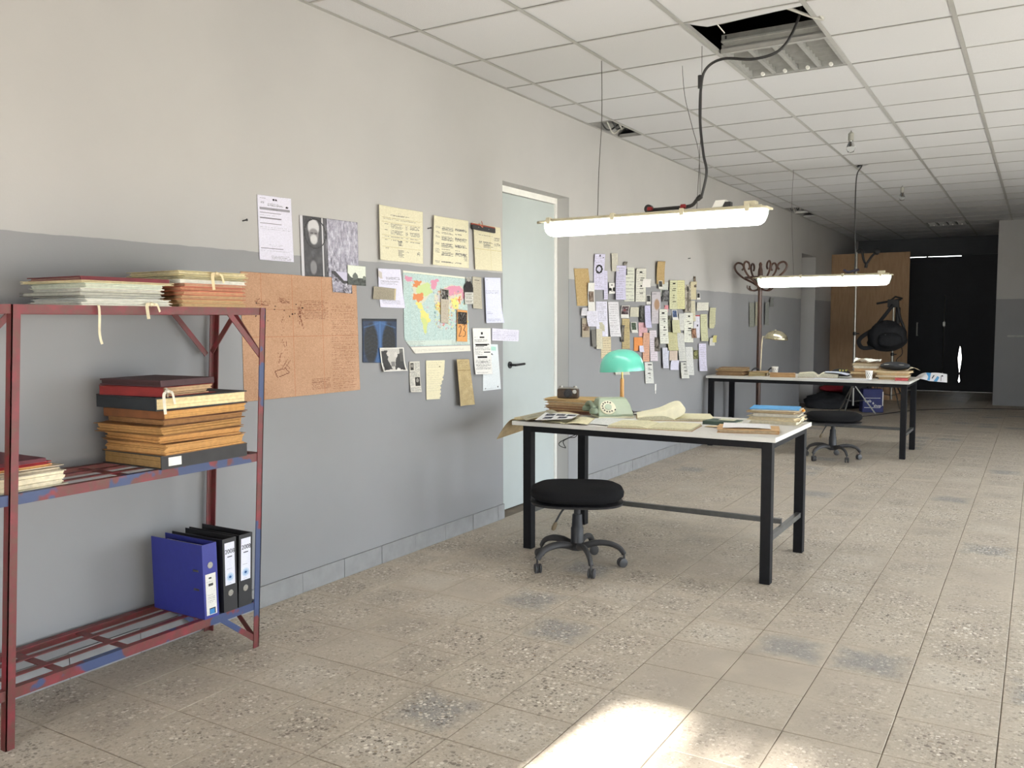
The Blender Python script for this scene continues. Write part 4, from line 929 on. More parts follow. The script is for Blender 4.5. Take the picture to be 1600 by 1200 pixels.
def cluster_img(kind, c):
    w_, h_ = 18, 44; im = Img(w_, h_, c, .02)
    if kind == 'text': im.text(.1, .05, .92, .95, 14, al=.32, gap=.25)
    elif kind == 'list':
        for y in np.linspace(.08, .92, 9): im.text(.08, y, .95, y + .03, 1, al=.5, gap=.1)
    elif kind == 'ring': im.text(.1, .05, .9, .95, 16, al=.25, gap=.3); im.ring(.48, .42, .26, .1, (20, 20, 24), .28); im.ell(.5, .05, .08, .02, (40, 40, 50)); im.rect(.78, .1, .88, .12, (40, 40, 50))
    elif kind == 'redact':
        im.text(.1, .05, .9, .95, 14, al=.3, gap=.3)
        for y in (.1, .27, .33, .5, .58, .72): im.rect(.3 + .2 * NR.rand(), y, .6 + .3 * NR.rand(), y + .035, (24, 24, 26))
    elif kind == 'photo': im.mottle(0, 0, 1, 1, .12, 3, 4); im.ell(.5, .4, .25, .2, tuple(min(255, x * 1.7) for x in c), .5, .6)
    elif kind == 'pola': im = Img(w_, h_, (222, 220, 214)); im.rect(.1, .06, .9, .72, c); im.mottle(.12, .08, .9, .72, .08, 3, 4)
    elif kind == 'colour': im = Img(w_, h_, (222, 220, 214)); im.rect(.04, .04, .96, .7, c); im.mottle(.06, .06, .96, .7, .14, 3, 4); im.rect(.3, .3, .6, .45, (150, 70, 70), .6)
    elif kind == 'blob': im.ell(.2, .6, .3, .14, (20, 20, 22)); im.ell(.85, .6, .22, .2, (20, 20, 22)); im.ell(.5, .2, .2, .04, (20, 20, 22)); im.ell(.5, .75, .12, .05, (60, 60, 60))
    elif kind == 'stain': im.text(.1, .03, .6, .1, 2, al=.4); im.ell(.58, .4, .25, .14, (164, 126, 92), .8, .4); im.text(.1, .6, .9, .95, 6, al=.15)
    elif kind == 'patch': im.text(.08, .04, .92, .55, 12, al=.3); im.poly([(.15, .6), (.5, .58), (.75, .72), (.7, .86), (.4, .82), (.2, .7)], (190, 186, 164))
    elif kind == 'pic': im.rect(.1, .3, .9, .66, (120, 104, 92)); im.mottle(.1, .3, .9, .66, .12, 3, 3)
    elif kind == 'news': im.mottle(0, 0, 1, 1, .1, 2, 3); im.ell(.5, .15, .2, .1, (60, 56, 50)); im.rect(.35, .3, .65, .95, (90, 84, 76), .7)
    elif kind == 'redtop': im.text(.1, .1, .9, .95, 12, al=.3); im.rect(0, 0, 1, .05, (196, 70, 70)); im.ell(.6, .45, .12, .05, (50, 50, 60))
    elif kind == 'torn':
        im.text(.1, .05, .9, .8, 10, al=.3); X, Y = im.grid(); im.mask = (X < 1.1 - .9 * np.clip(Y - .6, 0, 1) + .05 * np.sin(Y * 50)) & (X > -.2 + .4 * np.clip(Y - .8, 0, 1))
    return im
lay = 0
for lst, (ox, oy, s_) in ((CL, (870, 380, .2)), (C8, (1140, 390, .175))):
    for (x0, y0, x1, y1, sh_, kind, c, lb) in lst:
        # the wall recedes: lower edges of each sheet follow the wall's perspective
        P = crop([(x0, y0), (x1, y0), (x1 + sh_, y1), (x0 + sh_, y1)], ox, oy, s_)
        k = lay % 7; lay += 1; cu = RNG.choice([0, .006, .012]); sd = RNG.choice([0, 1])
        nm = {'photo': 'photograph', 'pola': 'instant_photo', 'colour': 'photograph', 'blob': 'photograph', 'pic': 'picture_card', 'news': 'newspaper_page', 'redact': 'redacted_document', 'blank': 'paper_note'}.get(kind, 'paper_sheet')
        paper(nm, P, cluster_img(kind, c), lb, 'photo' if kind in ('photo', 'pola', 'colour', 'blob') else 'paper', .003 + .003 * k, (lambda u, v, cu=cu, sd=sd: cu * (v if sd else 1 - v) ** 3 + .004 * u * v), group=G2)
p = onX(1024, 605, 0); tag(MB().box(0, p.y - .015, p.z - .03, .003, p.y + .015, p.z + .03).box(.0, p.y - .004, p.z - .06, .0025, p.y + .006, p.z - .03).build('tape_scrap', m_white), 'white scrap of tape on the bare grey wall', 'tape')


# ================================================================== TABLES AND STOOLS
m_top = speckle((206, 204, 198), 'grey_laminate', .06, 160, .45)
m_legs = M((17, 17, 20), .6, var=.2, scale=40, spec=.2)
def table(label, x0, x1, y0, y1, z1, inset, lw=.052):
    t = thing('work_table', label, 'table', ((x0 + x1) / 2, (y0 + y1) / 2, 0), 0, 'work tables with black steel legs'); zt_ = z1 - .024
    MB().box(x0, y0, zt_, x1, y1, z1).build('tabletop', m_top, t, bevel=.002)
    a0, a1, b0, b1 = x0 + inset, x1 - .02, y0 + .012, y1 - .03
    fr = MB()
    for yy in (b0, b1 - .03): fr.box(a0 + lw, yy, zt_ - .034, a1 - lw, yy + .03, zt_ - .0002)
    for xx in (a0, a1 - .03): fr.box(xx, b0 + lw, zt_ - .034, xx + .03, b1 - lw, zt_ - .0002)
    fr.build('frame', m_legs, t)
    for xx in (a0, a1 - lw):
        for yy in (b0, b1 - lw): MB().box(xx, yy, 0, xx + lw, yy + lw, zt_ - .0002).build('leg', m_legs, t, bevel=.002)
        MB().box(xx + .012, b0 + lw, .205, xx + .040, b1 - lw, .232).build('stretcher', M((72, 72, 70), .4, var=.2), t)
    ym = (b0 + b1) / 2; MB().box(a0 + .04, ym - .014, .232, a1 - .04, ym + .014, .258).build('stretcher', M((72, 72, 70), .4, var=.2), t)
    return t
Z1 = .742
table('grey topped work table with black legs nearest the viewer', .44, 1.95, 4.335, 5.13, Z1, .068)
Z2 = .738
table('long grey topped work table at the back by the coat rack', .045, 2.01, 8.96, 9.78, Z2, .022)

def stool(label, loc, rz):
    t = thing('swivel_stool', label, 'stool', loc, rz, 'backless swivel stools')
    def sup(a, rx, ry, e=2.6): c, s_ = math.cos(a), math.sin(a); return (math.copysign(abs(c) ** (2 / e), c) * rx, math.copysign(abs(s_) ** (2 / e), s_) * ry)
    m = MB(); n = 40; prof = [(0.55, .372), (.80, .372), (.92, .380), (.99, .398), (1.0, .408), (.97, .424), (.86, .438), (.6, .448), (.12, .452)]
    for f, z in prof:
        for k in range(n):
            x, y = sup(2 * PI * k / n, .245 * f, .225 * f); y += .0; z_ = z + (.012 * (x / .245) ** 2 * (f > .5 and z > .4)) - (.02 * max(0, -y / .225 - .6) * (z > .37)); m.v.append(Vector((x * (1 - .10 * (y / .225)), y, z_)))
    for i in range(len(prof) - 1):
        for k in range(n): k2 = (k + 1) % n; m.f.append([i * n + k, i * n + k2, (i + 1) * n + k2, (i + 1) * n + k])
    m.f.append(list(range(n))[::-1]); m.f.append([(len(prof) - 1) * n + k for k in range(n)])
    m.build('seat', m_fabric, t, smooth=True, world=False)
    m = MB(); 
    for f, z in ((.80, .345), (.97, .352), (.99, .364), (.9, .366)):
        for k in range(n): x, y = sup(2 * PI * k / n, .245 * f, .225 * f); m.v.append(Vector((x * (1 - .10 * (y / .225)), y, z)))
    for i in range(3):
        for k in range(n): k2 = (k + 1) % n; m.f.append([i * n + k, i * n + k2, (i + 1) * n + k2, (i + 1) * n + k])
    m.f.append(list(range(n))[::-1]); m.f.append([3 * n + k for k in range(n)])
    m.build('seat_pan', m_black, t, smooth=True, world=False)
    MB().box(-.09, -.06, .318, .09, .06, .346).build('mounting_plate', m_blackm, t, world=False, bevel=.004)
    MB().lathe([(.018, .20), (.018, .32)], n=16).build('gas_lift', m_blackm, t, smooth=True, world=False)
    MB().lathe([(.034, .10), (.034, .21), (.030, .215), (.026, .28), (.022, .285)], n=20).build('column_cover', m_black, t, smooth=True, world=False)
    lv = MB().tube(smoothpath([(-.02, -.03, .33), (-.07, -.05, .32), (-.115, -.06, .245)], 5), .0055, 8).build('lever', m_blackm, t, smooth=True, world=False)
    MB().lathe([(.004, 0), (.011, .012), (.013, .035), (.008, .05)], (-.108, -.0595, .252), 10, (-.45, -.02, -1)).build('knob', M((96, 82, 60), .5), lv, smooth=True, world=False)
    MB().lathe([(.030, .088), (.044, .092), (.046, .118), (.036, .13), (.02, .132)], n=20).build('hub', m_black, t, smooth=True, world=False)
    for k in range(5):
        R = Matrix.Rotation(2 * PI * k / 5, 4, 'Z')
        path = smoothpath([(.03, 0, .108), (.10, 0, .128), (.17, 0, .126), (.225, 0, .104), (.252, 0, .07)], 4)
        lg = MB().tube(path, [(.011 + .006 * (1 - i / 16), .016 + .006 * (1 - i / 16)) for i in range(17)], 10).xform(R).build('leg', m_rubber, t, smooth=True, world=False)
        c = MB(); a = .5 + k * 1.3; d = Vector((math.cos(a), math.sin(a), 0)); o_ = Vector((.252, 0, 0)) - d * .012
        for s_ in (-1, 1):
            c.lathe([(.007, -.006), (.0225, -.006), (.025, -.002), (.025, .004), (.018, .007)], o_ + Vector((-d.y, d.x, 0)) * (.012 * s_) + Vector((0, 0, .0255)), 16, Vector((-d.y, d.x, 0)) * s_)
        c.lathe([(.026, .0), (.026, .004)], o_ + Vector((0, 0, .0255)), 12, (-d.y, d.x, 0)).tube([(.252, 0, .03), (.252, 0, .078)], .006)
        c.xform(R).build('caster', M((60, 59, 60), .5), lg, smooth=True, world=False)
    return t
st1 = stool('black backless swivel stool in front of the nearest table', (.945, 4.175, 0), math.radians(25))
st2 = copy_tree(st1); st2.location = (1.389, 8.68, 0); st2.rotation_euler.z = math.radians(23)
st2['label'] = 'black backless swivel stool in front of the back table'

# ================================================================== HANGING TUBE LAMPS, CABLES, WIRES
m_beige = M((206, 198, 172), .5, var=.06, scale=30); m_tube = emit('lit_diffuser', (1, 1, .98), TUBE); m_tubend = emit('dim_mint_diffuser_end', (.55, .95, .75), .32)
def tube_lamp(label, x0, x1, y, z0, z1, ends=True):
    t = thing('tube_lamp', label, 'lamp', ((x0 + x1) / 2, y, z0), 0, 'hanging fluorescent tube lamps'); L = x1 - x0; Dp = z1 - z0 - .014; Wd = .055; zt_ = z1 - .014
    MB().box(x0 - .012, y - Wd - .006, zt_, x1 + .012, y + Wd + .006, zt_ + .010).box(x0 + .02, y - Wd * .8, zt_ + .010, x1 - .02, y + Wd * .8, z1 + .006).build('housing', m_beige, t, bevel=.003)
    R = .06
    def surf(u, v):
        x = x0 + L * u; e = min(x - x0, x1 - x); f = 1 if e > R else math.sqrt(max(0, 1 - ((R - e) / R) ** 2)); a = PI * v
        c, s_ = math.cos(a), math.sin(a); cy = math.copysign(abs(c) ** .55, c); sz = abs(s_) ** .55
        return (x, y - Wd * cy * (.25 + .75 * f), zt_ - Dp * sz * f)
    us = [0] + [R / L * (1 - math.cos(PI / 2 * k / 8)) for k in range(1, 9)]; us = us + [1 - u for u in reversed(us)]
    m = MB(); nv = 16
    for u in us:
        for j in range(nv + 1): m.v.append(Vector(surf(u, j / nv)))
    for i in range(len(us) - 1):
        for j in range(nv): b = i * (nv + 1) + j; m.f.append([b, b + 1, b + nv + 2, b + nv + 1])
    dd = m.build('diffuser', m_tube, t, smooth='all'); dd['label'] = 'glowing white plastic diffuser'
    dd.data.materials.append(m_tubend); cx_ = (x0 + x1) / 2
    for pl in dd.data.polygons:
        if abs(abs(pl.center.x) - L / 2) < .022: pl.material_index = 1
    for k, f in enumerate((.04, .35, .66, .93)):
        xx = x0 + L * f; MB().box(xx - .012, y - Wd - .014, zt_ - .012, xx + .012, y - Wd - .0055, z1 + .012).box(xx - .008, y - Wd - .010, z1 + .006, xx + .008, y - Wd * .5, z1 + .012).build('clip', m_beige, t)
    MB().tube([(x0 - .02, y - .02, zt_ + .006), (x0 - .045, y - .02, zt_ + .006)], .008).build('end_plug', M((150, 140, 118), .5), t, smooth=True)
    MB().box(x1 - .12, y - .03, z1 + .006, x1 - .06, y + .03, z1 + .03).build('terminal_box', m_beige, t)
    return t
Y1L = 4.70; LA, LB_ = 1.822, 1.918
tube_lamp('long lit tube lamp hanging over the nearest table', .462, 1.795, Y1L, LA, LB_)
Y2L = 9.2
tube_lamp('long lit tube lamp hanging over the back table', .505, 1.795, Y2L, 1.655, 1.765)
# black cable of the near lamp, with its plug and clamps
cb = thing('power_cable', 'thick black cable drooping from the ceiling hole to near lamp', 'cable', (1.40, Y1L, LB_ + .004))
h0 = Vector((1.95, 4.75, H + .25)); P = [h0, (1.93, 4.72, H + .05), onY(1222, 75, 4.68), onY(1180, 92, 4.67), onY(1130, 92, 4.68), onY(1103, 108, 4.69), onY(1095, 140, Y1L), onY(1094, 190, Y1L), onY(1099, 240, Y1L), onY(1104, 270, Y1L), onY(1096, 308, Y1L)]
MB().tube(smoothpath(P, 8), .0075, 8).build('cord', m_cable, cb, smooth=True)
a, b = onY(1094, 118, Y1L), onY(1094, 138, Y1L); MB().tube([a, b], .013, 8).build('joint_sleeve', m_cable, cb, smooth=True)
a, b, c = onY(1096, 306, Y1L), onY(1078, 322, Y1L), onY(1016, 328, Y1L)
MB().tube(smoothpath([a, a.lerp(b, .4) , b, (b.x - .12, Y1L, LB_ + .024), (c.x, Y1L, LB_ + .022)], 5), [.014] * 5 + [.010] * 16, 8).build('plug_lead', m_cable, cb, smooth=True)
MB().lathe([(.014, -.012), (.024, -.012), (.024, .012), (.014, .012)], (c.x, Y1L - .02, LB_ + .026), 16, (0, 1, 0)).build('loop_clamp', m_cable, cb, smooth=True)
for xx in (c.x + .008, b.x - .03): MB().lathe([(.006, -.016), (.013, -.012), (.013, .012), (.006, .016)], (xx, Y1L - .024, LB_ + .026), 10, (1, 0, 0)).build('red_switch', M((140, 36, 40), .4), cb, smooth=True)
xx = onY(1115, 320, Y1L).x; MB().quad8([(xx, Y1L - .03, LB_ + .008), (xx + .055, Y1L - .03, LB_ + .008), (xx + .055, Y1L + .02, LB_ + .008), (xx, Y1L + .02, LB_ + .008), (xx + .02, Y1L - .03, LB_ + .045), (xx + .075, Y1L - .03, LB_ + .045), (xx + .075, Y1L + .02, LB_ + .045), (xx + .02, Y1L + .02, LB_ + .045)]).build('white_block', m_white, cb)
MB().box(xx + .06, Y1L - .025, LB_ + .008, xx + .10, Y1L + .015, LB_ + .034).build('dark_plug', m_cable, cb)
# support wires
def wire(label, P, r=.0016): return tag(MB().tube(smoothpath(P, 5), r, 5).build('support_wire', M((70, 66, 62), .5)), label, 'wire', 'thin wires holding the lamps')
wa = onZ(940, 95, H); wire('thin twisted wire from ceiling to left end of near lamp', [(wa.x, wa.y, H), (wa.x + .003, wa.y, 2.5), (wa.x - .002, Y1L + .02, 2.2), (wa.x, Y1L, LB_ + .006)], .0022)
wb = onZ(1097, 72, H); wire('thin wire from ceiling beside the thick black cable', [(wb.x, wb.y, H), (wb.x, wb.y, 2.4), (wb.x + .01, Y1L, LB_ + .006)])
q = onY(1066, 100, 4.95); wire('loose bent wire left of the thick black cable', [onZ(1066, 103, H), onY(1070, 150, 4.9), onY(1082, 200, 4.85), onY(1092, 240, 4.8), onY(1094, 302, Y1L)])
wd = Vector((.871, 9.109, H)); wire('thin wire from ceiling to left end of back lamp', [wd, (wd.x - .02, 9.15, 2.4), (wd.x, Y2L, 1.771)])
cb2 = Vector((1.47, 9.19, H + .1)); tag(MB().tube(smoothpath([cb2 + Vector((.06, 0, .02)), (1.50, 9.19, H - .01), (1.455, 9.19, H - .12), (1.45, 9.2, 2.3), (1.462, 9.2, 1.95), (1.455, Y2L, 1.771)], 8), .006, 8).build('power_cable', m_cable, smooth=True), 'thin black cable from the ceiling to the back lamp', 'cable')
# two clamp hooks on the back lamp
tag(MB().tube(smoothpath([(1.36, Y2L - .02, 1.812), (1.40, Y2L - .03, 1.790), (1.44, Y2L - .02, 1.797), (1.50, Y2L, 1.812)], 4), [(.012, .012)] * 13, 8).build('spring_clamp', M((52, 48, 66), .5), smooth=True), 'dark purple spring clamp on top of the back lamp', 'clamp')

# ---- ceiling hole with duct, louvre fixture, cable bundles, bulbs
fx0, fx1, fy0, fy1 = 1.4255 + .012, 2.0255 - .012, 4.983 + .012, 5.583 - .012
def louvre(label, fx0, fx1, fy0, fy1, n=4):
    f = thing('louvre_light', label, 'light fitting', ((fx0 + fx1) / 2, (fy0 + fy1) / 2, H + .003), 0, 'recessed square louvre lights'); z0 = H + .003; A = M((150, 150, 147), .6, 0, var=.08)
    tr_ = MB().box(fx0, fy0, z0, fx1, fy0 + .02, z0 + .045).box(fx0, fy1 - .02, z0, fx1, fy1, z0 + .045).box(fx0, fy0 + .02, z0, fx0 + .02, fy1 - .02, z0 + .045).box(fx1 - .02, fy0 + .02, z0, fx1, fy1 - .02, z0 + .045).box(fx0, fy0, z0 + .045, fx1, fy1, z0 + .05); tr_.build('tray', A, f)
    wv = (fx1 - fx0 - .04) / n
    for k in range(1, n): xx = fx0 + .02 + wv * k; MB().prism([(xx - .012, fy0 + .02, z0 + .002), (xx + .012, fy0 + .02, z0 + .002), (xx + .004, fy0 + .02, z0 + .044), (xx - .004, fy0 + .02, z0 + .044)], (0, fy1 - fy0 - .04, 0)).build('reflector', A, f)
    for k in range(1, 7): yy = fy0 + .02 + (fy1 - fy0 - .04) * k / 7; MB().box(fx0 + .02, yy - .001, z0 + .02, fx1 - .02, yy + .001, z0 + .044).build('blade', A, f)
    for k in range(n): xx = fx0 + .02 + wv * (k + .5); MB().lathe([(.011, 0), (.011, .02)], (xx, fy1 - .04, z0 + .006), 10, (0, 1, 0)).build('lamp_holder', m_white, f)
    return f
louvre('square metal louvre light beside the open ceiling hole', fx0, fx1, fy0, fy1)
louvre('distant square louvre light near the back of the ceiling', 1.4375, 2.0135, gy0 + 25 * .6 + .012, gy0 + 26 * .6 - .012)
d = thing('air_duct', 'grey metal box tipped inside the open ceiling hole', 'duct', (1.75, 4.86, H + .035))
MB().box(1.47, 4.89, H + .034, 2.01, 4.965, H + .075).build('casing', M((150, 150, 146), .4, .5), d); MB().box(1.47, 4.88, H + .034, 2.01, 4.89, H + .044).build('lip', M((170, 170, 166), .4, .4), d)
MB().box(1.49, 4.888, H + .05, 1.50, 4.8895, H + .068).build('slot', m_black, d)
tag(MB().prism([(1.44, 4.397, H + .0035), (2.01, 4.397, H + .0035), (2.01, 4.44, H + .0035), (1.52, 4.50, H + .0035)], (0, 0, .012)).build('broken_panel', m_panel), 'jagged leftover strip of panel at ceiling hole edge', 'panel')
tag(MB().tube(smoothpath([(1.8, 4.42, H + .12), (1.88, 4.47, H + .05), (1.99, 4.60, H + .012), (2.06, 4.66, H - .006), (2.03, 4.60, H + .03)], 6), .008, 8).build('grey_conduit', M((170, 168, 162), .5), smooth=True), 'light grey cable looping at the ceiling hole corner', 'cable')
tag(MB().tube([(1.50, 4.42, H + .3), (1.53, 4.62, H + .05), (1.54, 4.72, H + .03)], .004, 6).tube([(1.53, 4.66, H + .06), (1.9, 4.70, H + .1)], .004, 6).build('hanger_rod', m_steel, smooth=True), 'thin metal hanger rods inside the open ceiling hole', 'rod')
for k, (x0_, y0_) in enumerate(((.02, 6.183), (.02, 12.18))):
    for j in range(5):
        xa = x0_ + .03 + j * .035; c_ = (190, 188, 180) if j % 2 else (50, 50, 50)
        tag(MB().tube(smoothpath([(xa, y0_ + .03, H + .18), (xa + .02, y0_ + .15 + .03 * j, H + .02), (xa + .01, y0_ + .33, H - (.018 if j == 1 else -.012)), (xa + .03, y0_ + .56, H + .15)], 6), .006, 6).build('loose_cable', M(c_, .5), smooth=True),
            '%s loose cable, %s from the wall in the %s ceiling gap' % ('white' if j % 2 else 'dark', ('first', 'second', 'third', 'fourth', 'fifth')[j], ('nearer', 'farther')[k]), 'cable', 'cables in the ceiling gaps by the wall')
tag(MB().box(.02, 12.78, H - .001, .2, 12.83, H + .02).build('loose_batten', m_white), 'white batten across the farther ceiling gap', 'batten')
m_glass = NT('clear_glass'); m_glass.b.inputs['Transmission Weight'].default_value = 1; m_glass.base((.9, .92, .92)); m_glass = m_glass.set(.03)
def bulb(label, x, y, z, s=1):
    t = thing('light_bulb', label, 'bulb', (x, y, z - .13 * s), 0, 'bare bulbs hanging from the ceiling')
    MB().lathe([(.018 * s, 0), (.018 * s, .045 * s), (.008 * s, .055 * s)], (x, y, z - .055 * s), 12).build('socket', M((150, 148, 140), .5), t, smooth=True)
    MB().lathe([(.001, -.075 * s), (.018 * s, -.07 * s), (.028 * s, -.05 * s), (.026 * s, -.032 * s), (.014 * s, -.008 * s), (.012 * s, 0)], (x, y, z - .055 * s), 16).build('glass', m_glass, t, smooth='all')
    MB().tube([(x, y, z), (x, y, H)], .003, 6).build('flex', m_cable, t)
bp = onZ(1330, 204, H); bulb('clear bare bulb hanging from the nearer ceiling panels', bp.x, bp.y, H - .012, 1.25)
bulb('small distant bare bulb hanging from the ceiling', 1.662, 10.83, H - .012, 1.2)


# ================================================================== THINGS ON THE NEAR TABLE
def TR(loc, rz, tilt=0): return Matrix.Translation(Vector(loc)) @ Matrix.Rotation(rz, 4, 'Z') @ Matrix.Rotation(tilt, 4, 'X')
def open_book(name, label, cat, loc, rz, wl_, wr_, l, hl, hr, cov, pag, lines=12, group=None, bulge=(.3, .3), drop=(.75, .75), cover=True, ink=.22):
    t = thing(name, label, cat, loc, 0, group); T = TR(loc, rz); ct = .0025 if cover else .0004
    if cover: MB().box(-wl_ - .004, -l / 2 - .004, 0, wr_ + .004, l / 2 + .004, ct).xform(T).build('cover', M(cov, .7, var=.15), t)
    def prof(u, h, b, d): return ct + h * ((.25 + .75 * math.sin(min(u / b, 1) * PI / 2)) if u < b else (1 - (1 - d) * ((u - b) / (1 - b)) ** 1.5))
    for sgn, w_, h, b, d in ((-1, wl_, hl, bulge[0], drop[0]), (1, wr_, hr, bulge[1], drop[1])):
        n = 14; P = [(0, ct)] + [(sgn * w_ * i / n, prof(i / n, h, b, d)) for i in range(n + 1)] + [(sgn * w_, ct)]
        MB().prism([(x, -l / 2, z) for x, z in P], (0, l, 0)).xform(T).build('page_block', M(tuple(int(c * .82) for c in pag), .9, var=.18, scale=140), t)
        im = Img(24, 30, pag, .012)
        if lines: im.text(.12, .1, .88, .92, lines, al=ink, gap=.3)
        xa, xb = (-w_, 0) if sgn < 0 else (0, w_)
        C = [T @ Vector(p) for p in ((xa, l / 2, 0), (xb, l / 2, 0), (xb, -l / 2, 0), (xa, -l / 2, 0))]
        sheet('page', C, im, .0004, (lambda u, v, s_=sgn, h=h, b=b, d=d: prof((1 - u) if s_ < 0 else u, h, b, d)), parent=t, normal=(0, 0, 1))
    return t
def flat(name, label, P, img, z, cat='paper', group=None, curl=None, off=.001):
    return tag(sheet(name, [onZ(a, b, z) for a, b in P], img, off, curl, normal=(0, 0, 1)), label, cat, group)
GT = 'papers and books on the near table'
CRM, OLD = (226, 218, 182), (200, 186, 146)
# big ledger drooping over the left end of the table
t = thing('drooping_ledger', 'big open ledger drooping over the left end of near table', 'book', (.50, 4.62, Z1), 0, GT)
def drape(u, v):
    s_ = u * .33; x = .66 - s_ + .02 * v; y = 4.365 + .40 * v - .02 * u * (1 - v)
    if x > .46: z = Z1 + .012 + .010 * math.sin((x - .46) / .22 * PI) ** 2
    else: d = .46 - x; z = Z1 + .012 + .012 * math.sin(min(d / .06, 1) * PI / 2) - 3.4 * max(0, d - .015) ** 1.5
    return Vector((x, y, z))
MB().grid(lambda u, v: drape(u, v) - Vector((0, 0, .009)), 22, 10, (0, 0, .002)).build('cover', M((176, 156, 122), .8, var=.12), t, smooth=True)
MB().grid(lambda u, v: drape(.05 + u * .62, .03 + v * .94) - Vector((0, 0, .0065)), 18, 8, (0, 0, .0065)).build('pages', M((196, 184, 150), .9, var=.15, scale=60), t, smooth=True)
im = Img(30, 30, (170, 164, 142)); im.rect(.1, .2, .9, .8, (150, 146, 128)); im.mottle(.1, .2, .9, .8, .04, 4, 4)
flat('photo_sheet', 'faded greyish picture page on the drooping ledger', [(812, 651), (862, 641), (872, 645), (822, 657)], im, Z1 + .024, group=GT, curl=lambda u, v: .004 * u)
im = Img(40, 30, (222, 222, 222))
for x, y in ((.1, .15), (.4, .12), (.7, .15), (.15, .58), (.55, .55)): im.rect(x, y, x + .24, y + .28, (62, 66, 78)); im.mottle(x, y, x + .24, y + .28, .12, 3, 3)
flat('contact_sheet', 'white sheet of small dark photographs on near table', [(852, 645), (906, 648), (893, 655), (836, 657)], im, Z1 + .026, group=GT, off=.002)
im = Img(36, 30, CRM); im.text(.1, .1, .9, .9, 12, al=.18); im.rect(.5, 0, .51, 1, (180, 170, 130))
flat('paper_sheet', 'cream open folder at the front left of near table', [(868, 651), (930, 654), (918, 664), (846, 661)], im, Z1 + .004, group=GT, curl=lambda u, v: .006 * abs(math.sin(u * PI * 2)))
im = Img(36, 30, (224, 226, 222)); im.text(.1, .1, .9, .9, 12, al=.16)
flat('paper_sheet', 'white typed sheet lying in front of the telephone', [(932, 653), (1000, 656), (975, 668), (916, 662)], im, Z1 + .002, group=GT, curl=lambda u, v: .003 * math.sin(u * PI))
open_book('open_notebook', 'thin open notebook at the front edge of near table', 'book', (1.255, 4.475, Z1), math.radians(8), .215, .235, .27, .014, .012, (150, 110, 70), (222, 216, 180), 10, GT)
open_book('open_book', 'thick open book with a tall curling page on near table', 'book', (1.20, 4.92, Z1), math.radians(24), .21, .23, .30, .026, .012, (150, 120, 84), (226, 220, 188), 0, GT, (.35, .2), (.55, .9))
t = [o for o in COL.objects if o.get('label', '').startswith('thick open book')][0]
T = TR((1.20, 4.92, Z1), math.radians(24)); PR = [(-.21, .020), (-.14, .034), (-.07, .052), (-.015, .078), (.02, .090), (.048, .088), (.062, .070), (.056, .046), (.03, .026), (.004, .012)]
PS = smoothpath([(x, 0, z) for x, z in PR], 4)
MB().prism([(p.x, -.145, p.z) for p in PS] + [(0, -.145, .003), (-.209, -.145, .003)], (0, .29, 0)).xform(T).build('curled_page', M((226, 220, 192), .9, var=.06), t, smooth=30)
# stack of folders with an old camera on top
zc = stack([
    ('paper_folder', 'folder', 'dark red folder', .31, .25, .015, (104, 52, 46), (150, 110, 90), 0, .0, .0, dict(layers=3)),
    ('paper_folder', 'folder', 'brown folder', .30, .25, .016, (140, 96, 64), (196, 164, 124), 2, .0, .0, dict(layers=4, rough=.012)),
    ('paper_folder', 'folder', 'reddish folder of loose sheets', .31, .25, .015, (156, 104, 76), (206, 178, 140), -2, -.01, .0, dict(layers=4, rough=.014)),
    ('paper_folder', 'folder', 'buff folder', .30, .25, .016, (188, 150, 104), (214, 190, 150), 3, -.006, .005, dict(layers=4, rough=.012)),
    ('paper_folder', 'folder', 'pale folder with white sheets', .30, .25, .014, (196, 164, 120), (224, 210, 180), -3, -.01, .0, dict(layers=4, rough=.014)),
    ('paper_folder', 'folder', 'wide tan folder', .36, .26, .008, (196, 164, 112), (206, 180, 136), 5, .03, .0, dict(layers=2, warp=.006)),
], .70, 4.83, Z1, 'of near table left stack', 'folders in the left stack on near table', 9)
t = thing('old_camera', 'old brown leather film camera on top of the folder stack', 'camera', (.50, 4.91, zc + .001)); T = TR((.515, 4.90, zc + .001), math.radians(14))
bl = M((70, 54, 42), .6, var=.25, scale=80, bump=.3)
MB().box(-.068, -.022, 0, .068, .022, .058).xform(T).build('body', bl, t, bevel=.008)
MB().box(-.06, -.018, .058, .06, .018, .068).xform(T).build('top_plate', m_steel, t, bevel=.003)
MB().lathe([(.027, 0), (.027, .012), (.023, .014), (.023, .030), (.017, .030), (.015, .024)], (0, 0, 0), 20, (0, -1, 0)).xform(T @ Matrix.Translation((.005, -.022, .03))).build('lens', m_black, t, smooth=True)
MB().lathe([(.013, 0), (.013, .006)], (0, 0, 0), 16, (0, -1, 0)).xform(T @ Matrix.Translation((.046, -.022, .042))).build('viewfinder', m_steel, t, smooth=True)
for xx in (-.045, .045): MB().lathe([(.012, 0), (.012, .008)], (xx, 0, .068), 14).xform(T).build('dial', m_steel, t, smooth=True)
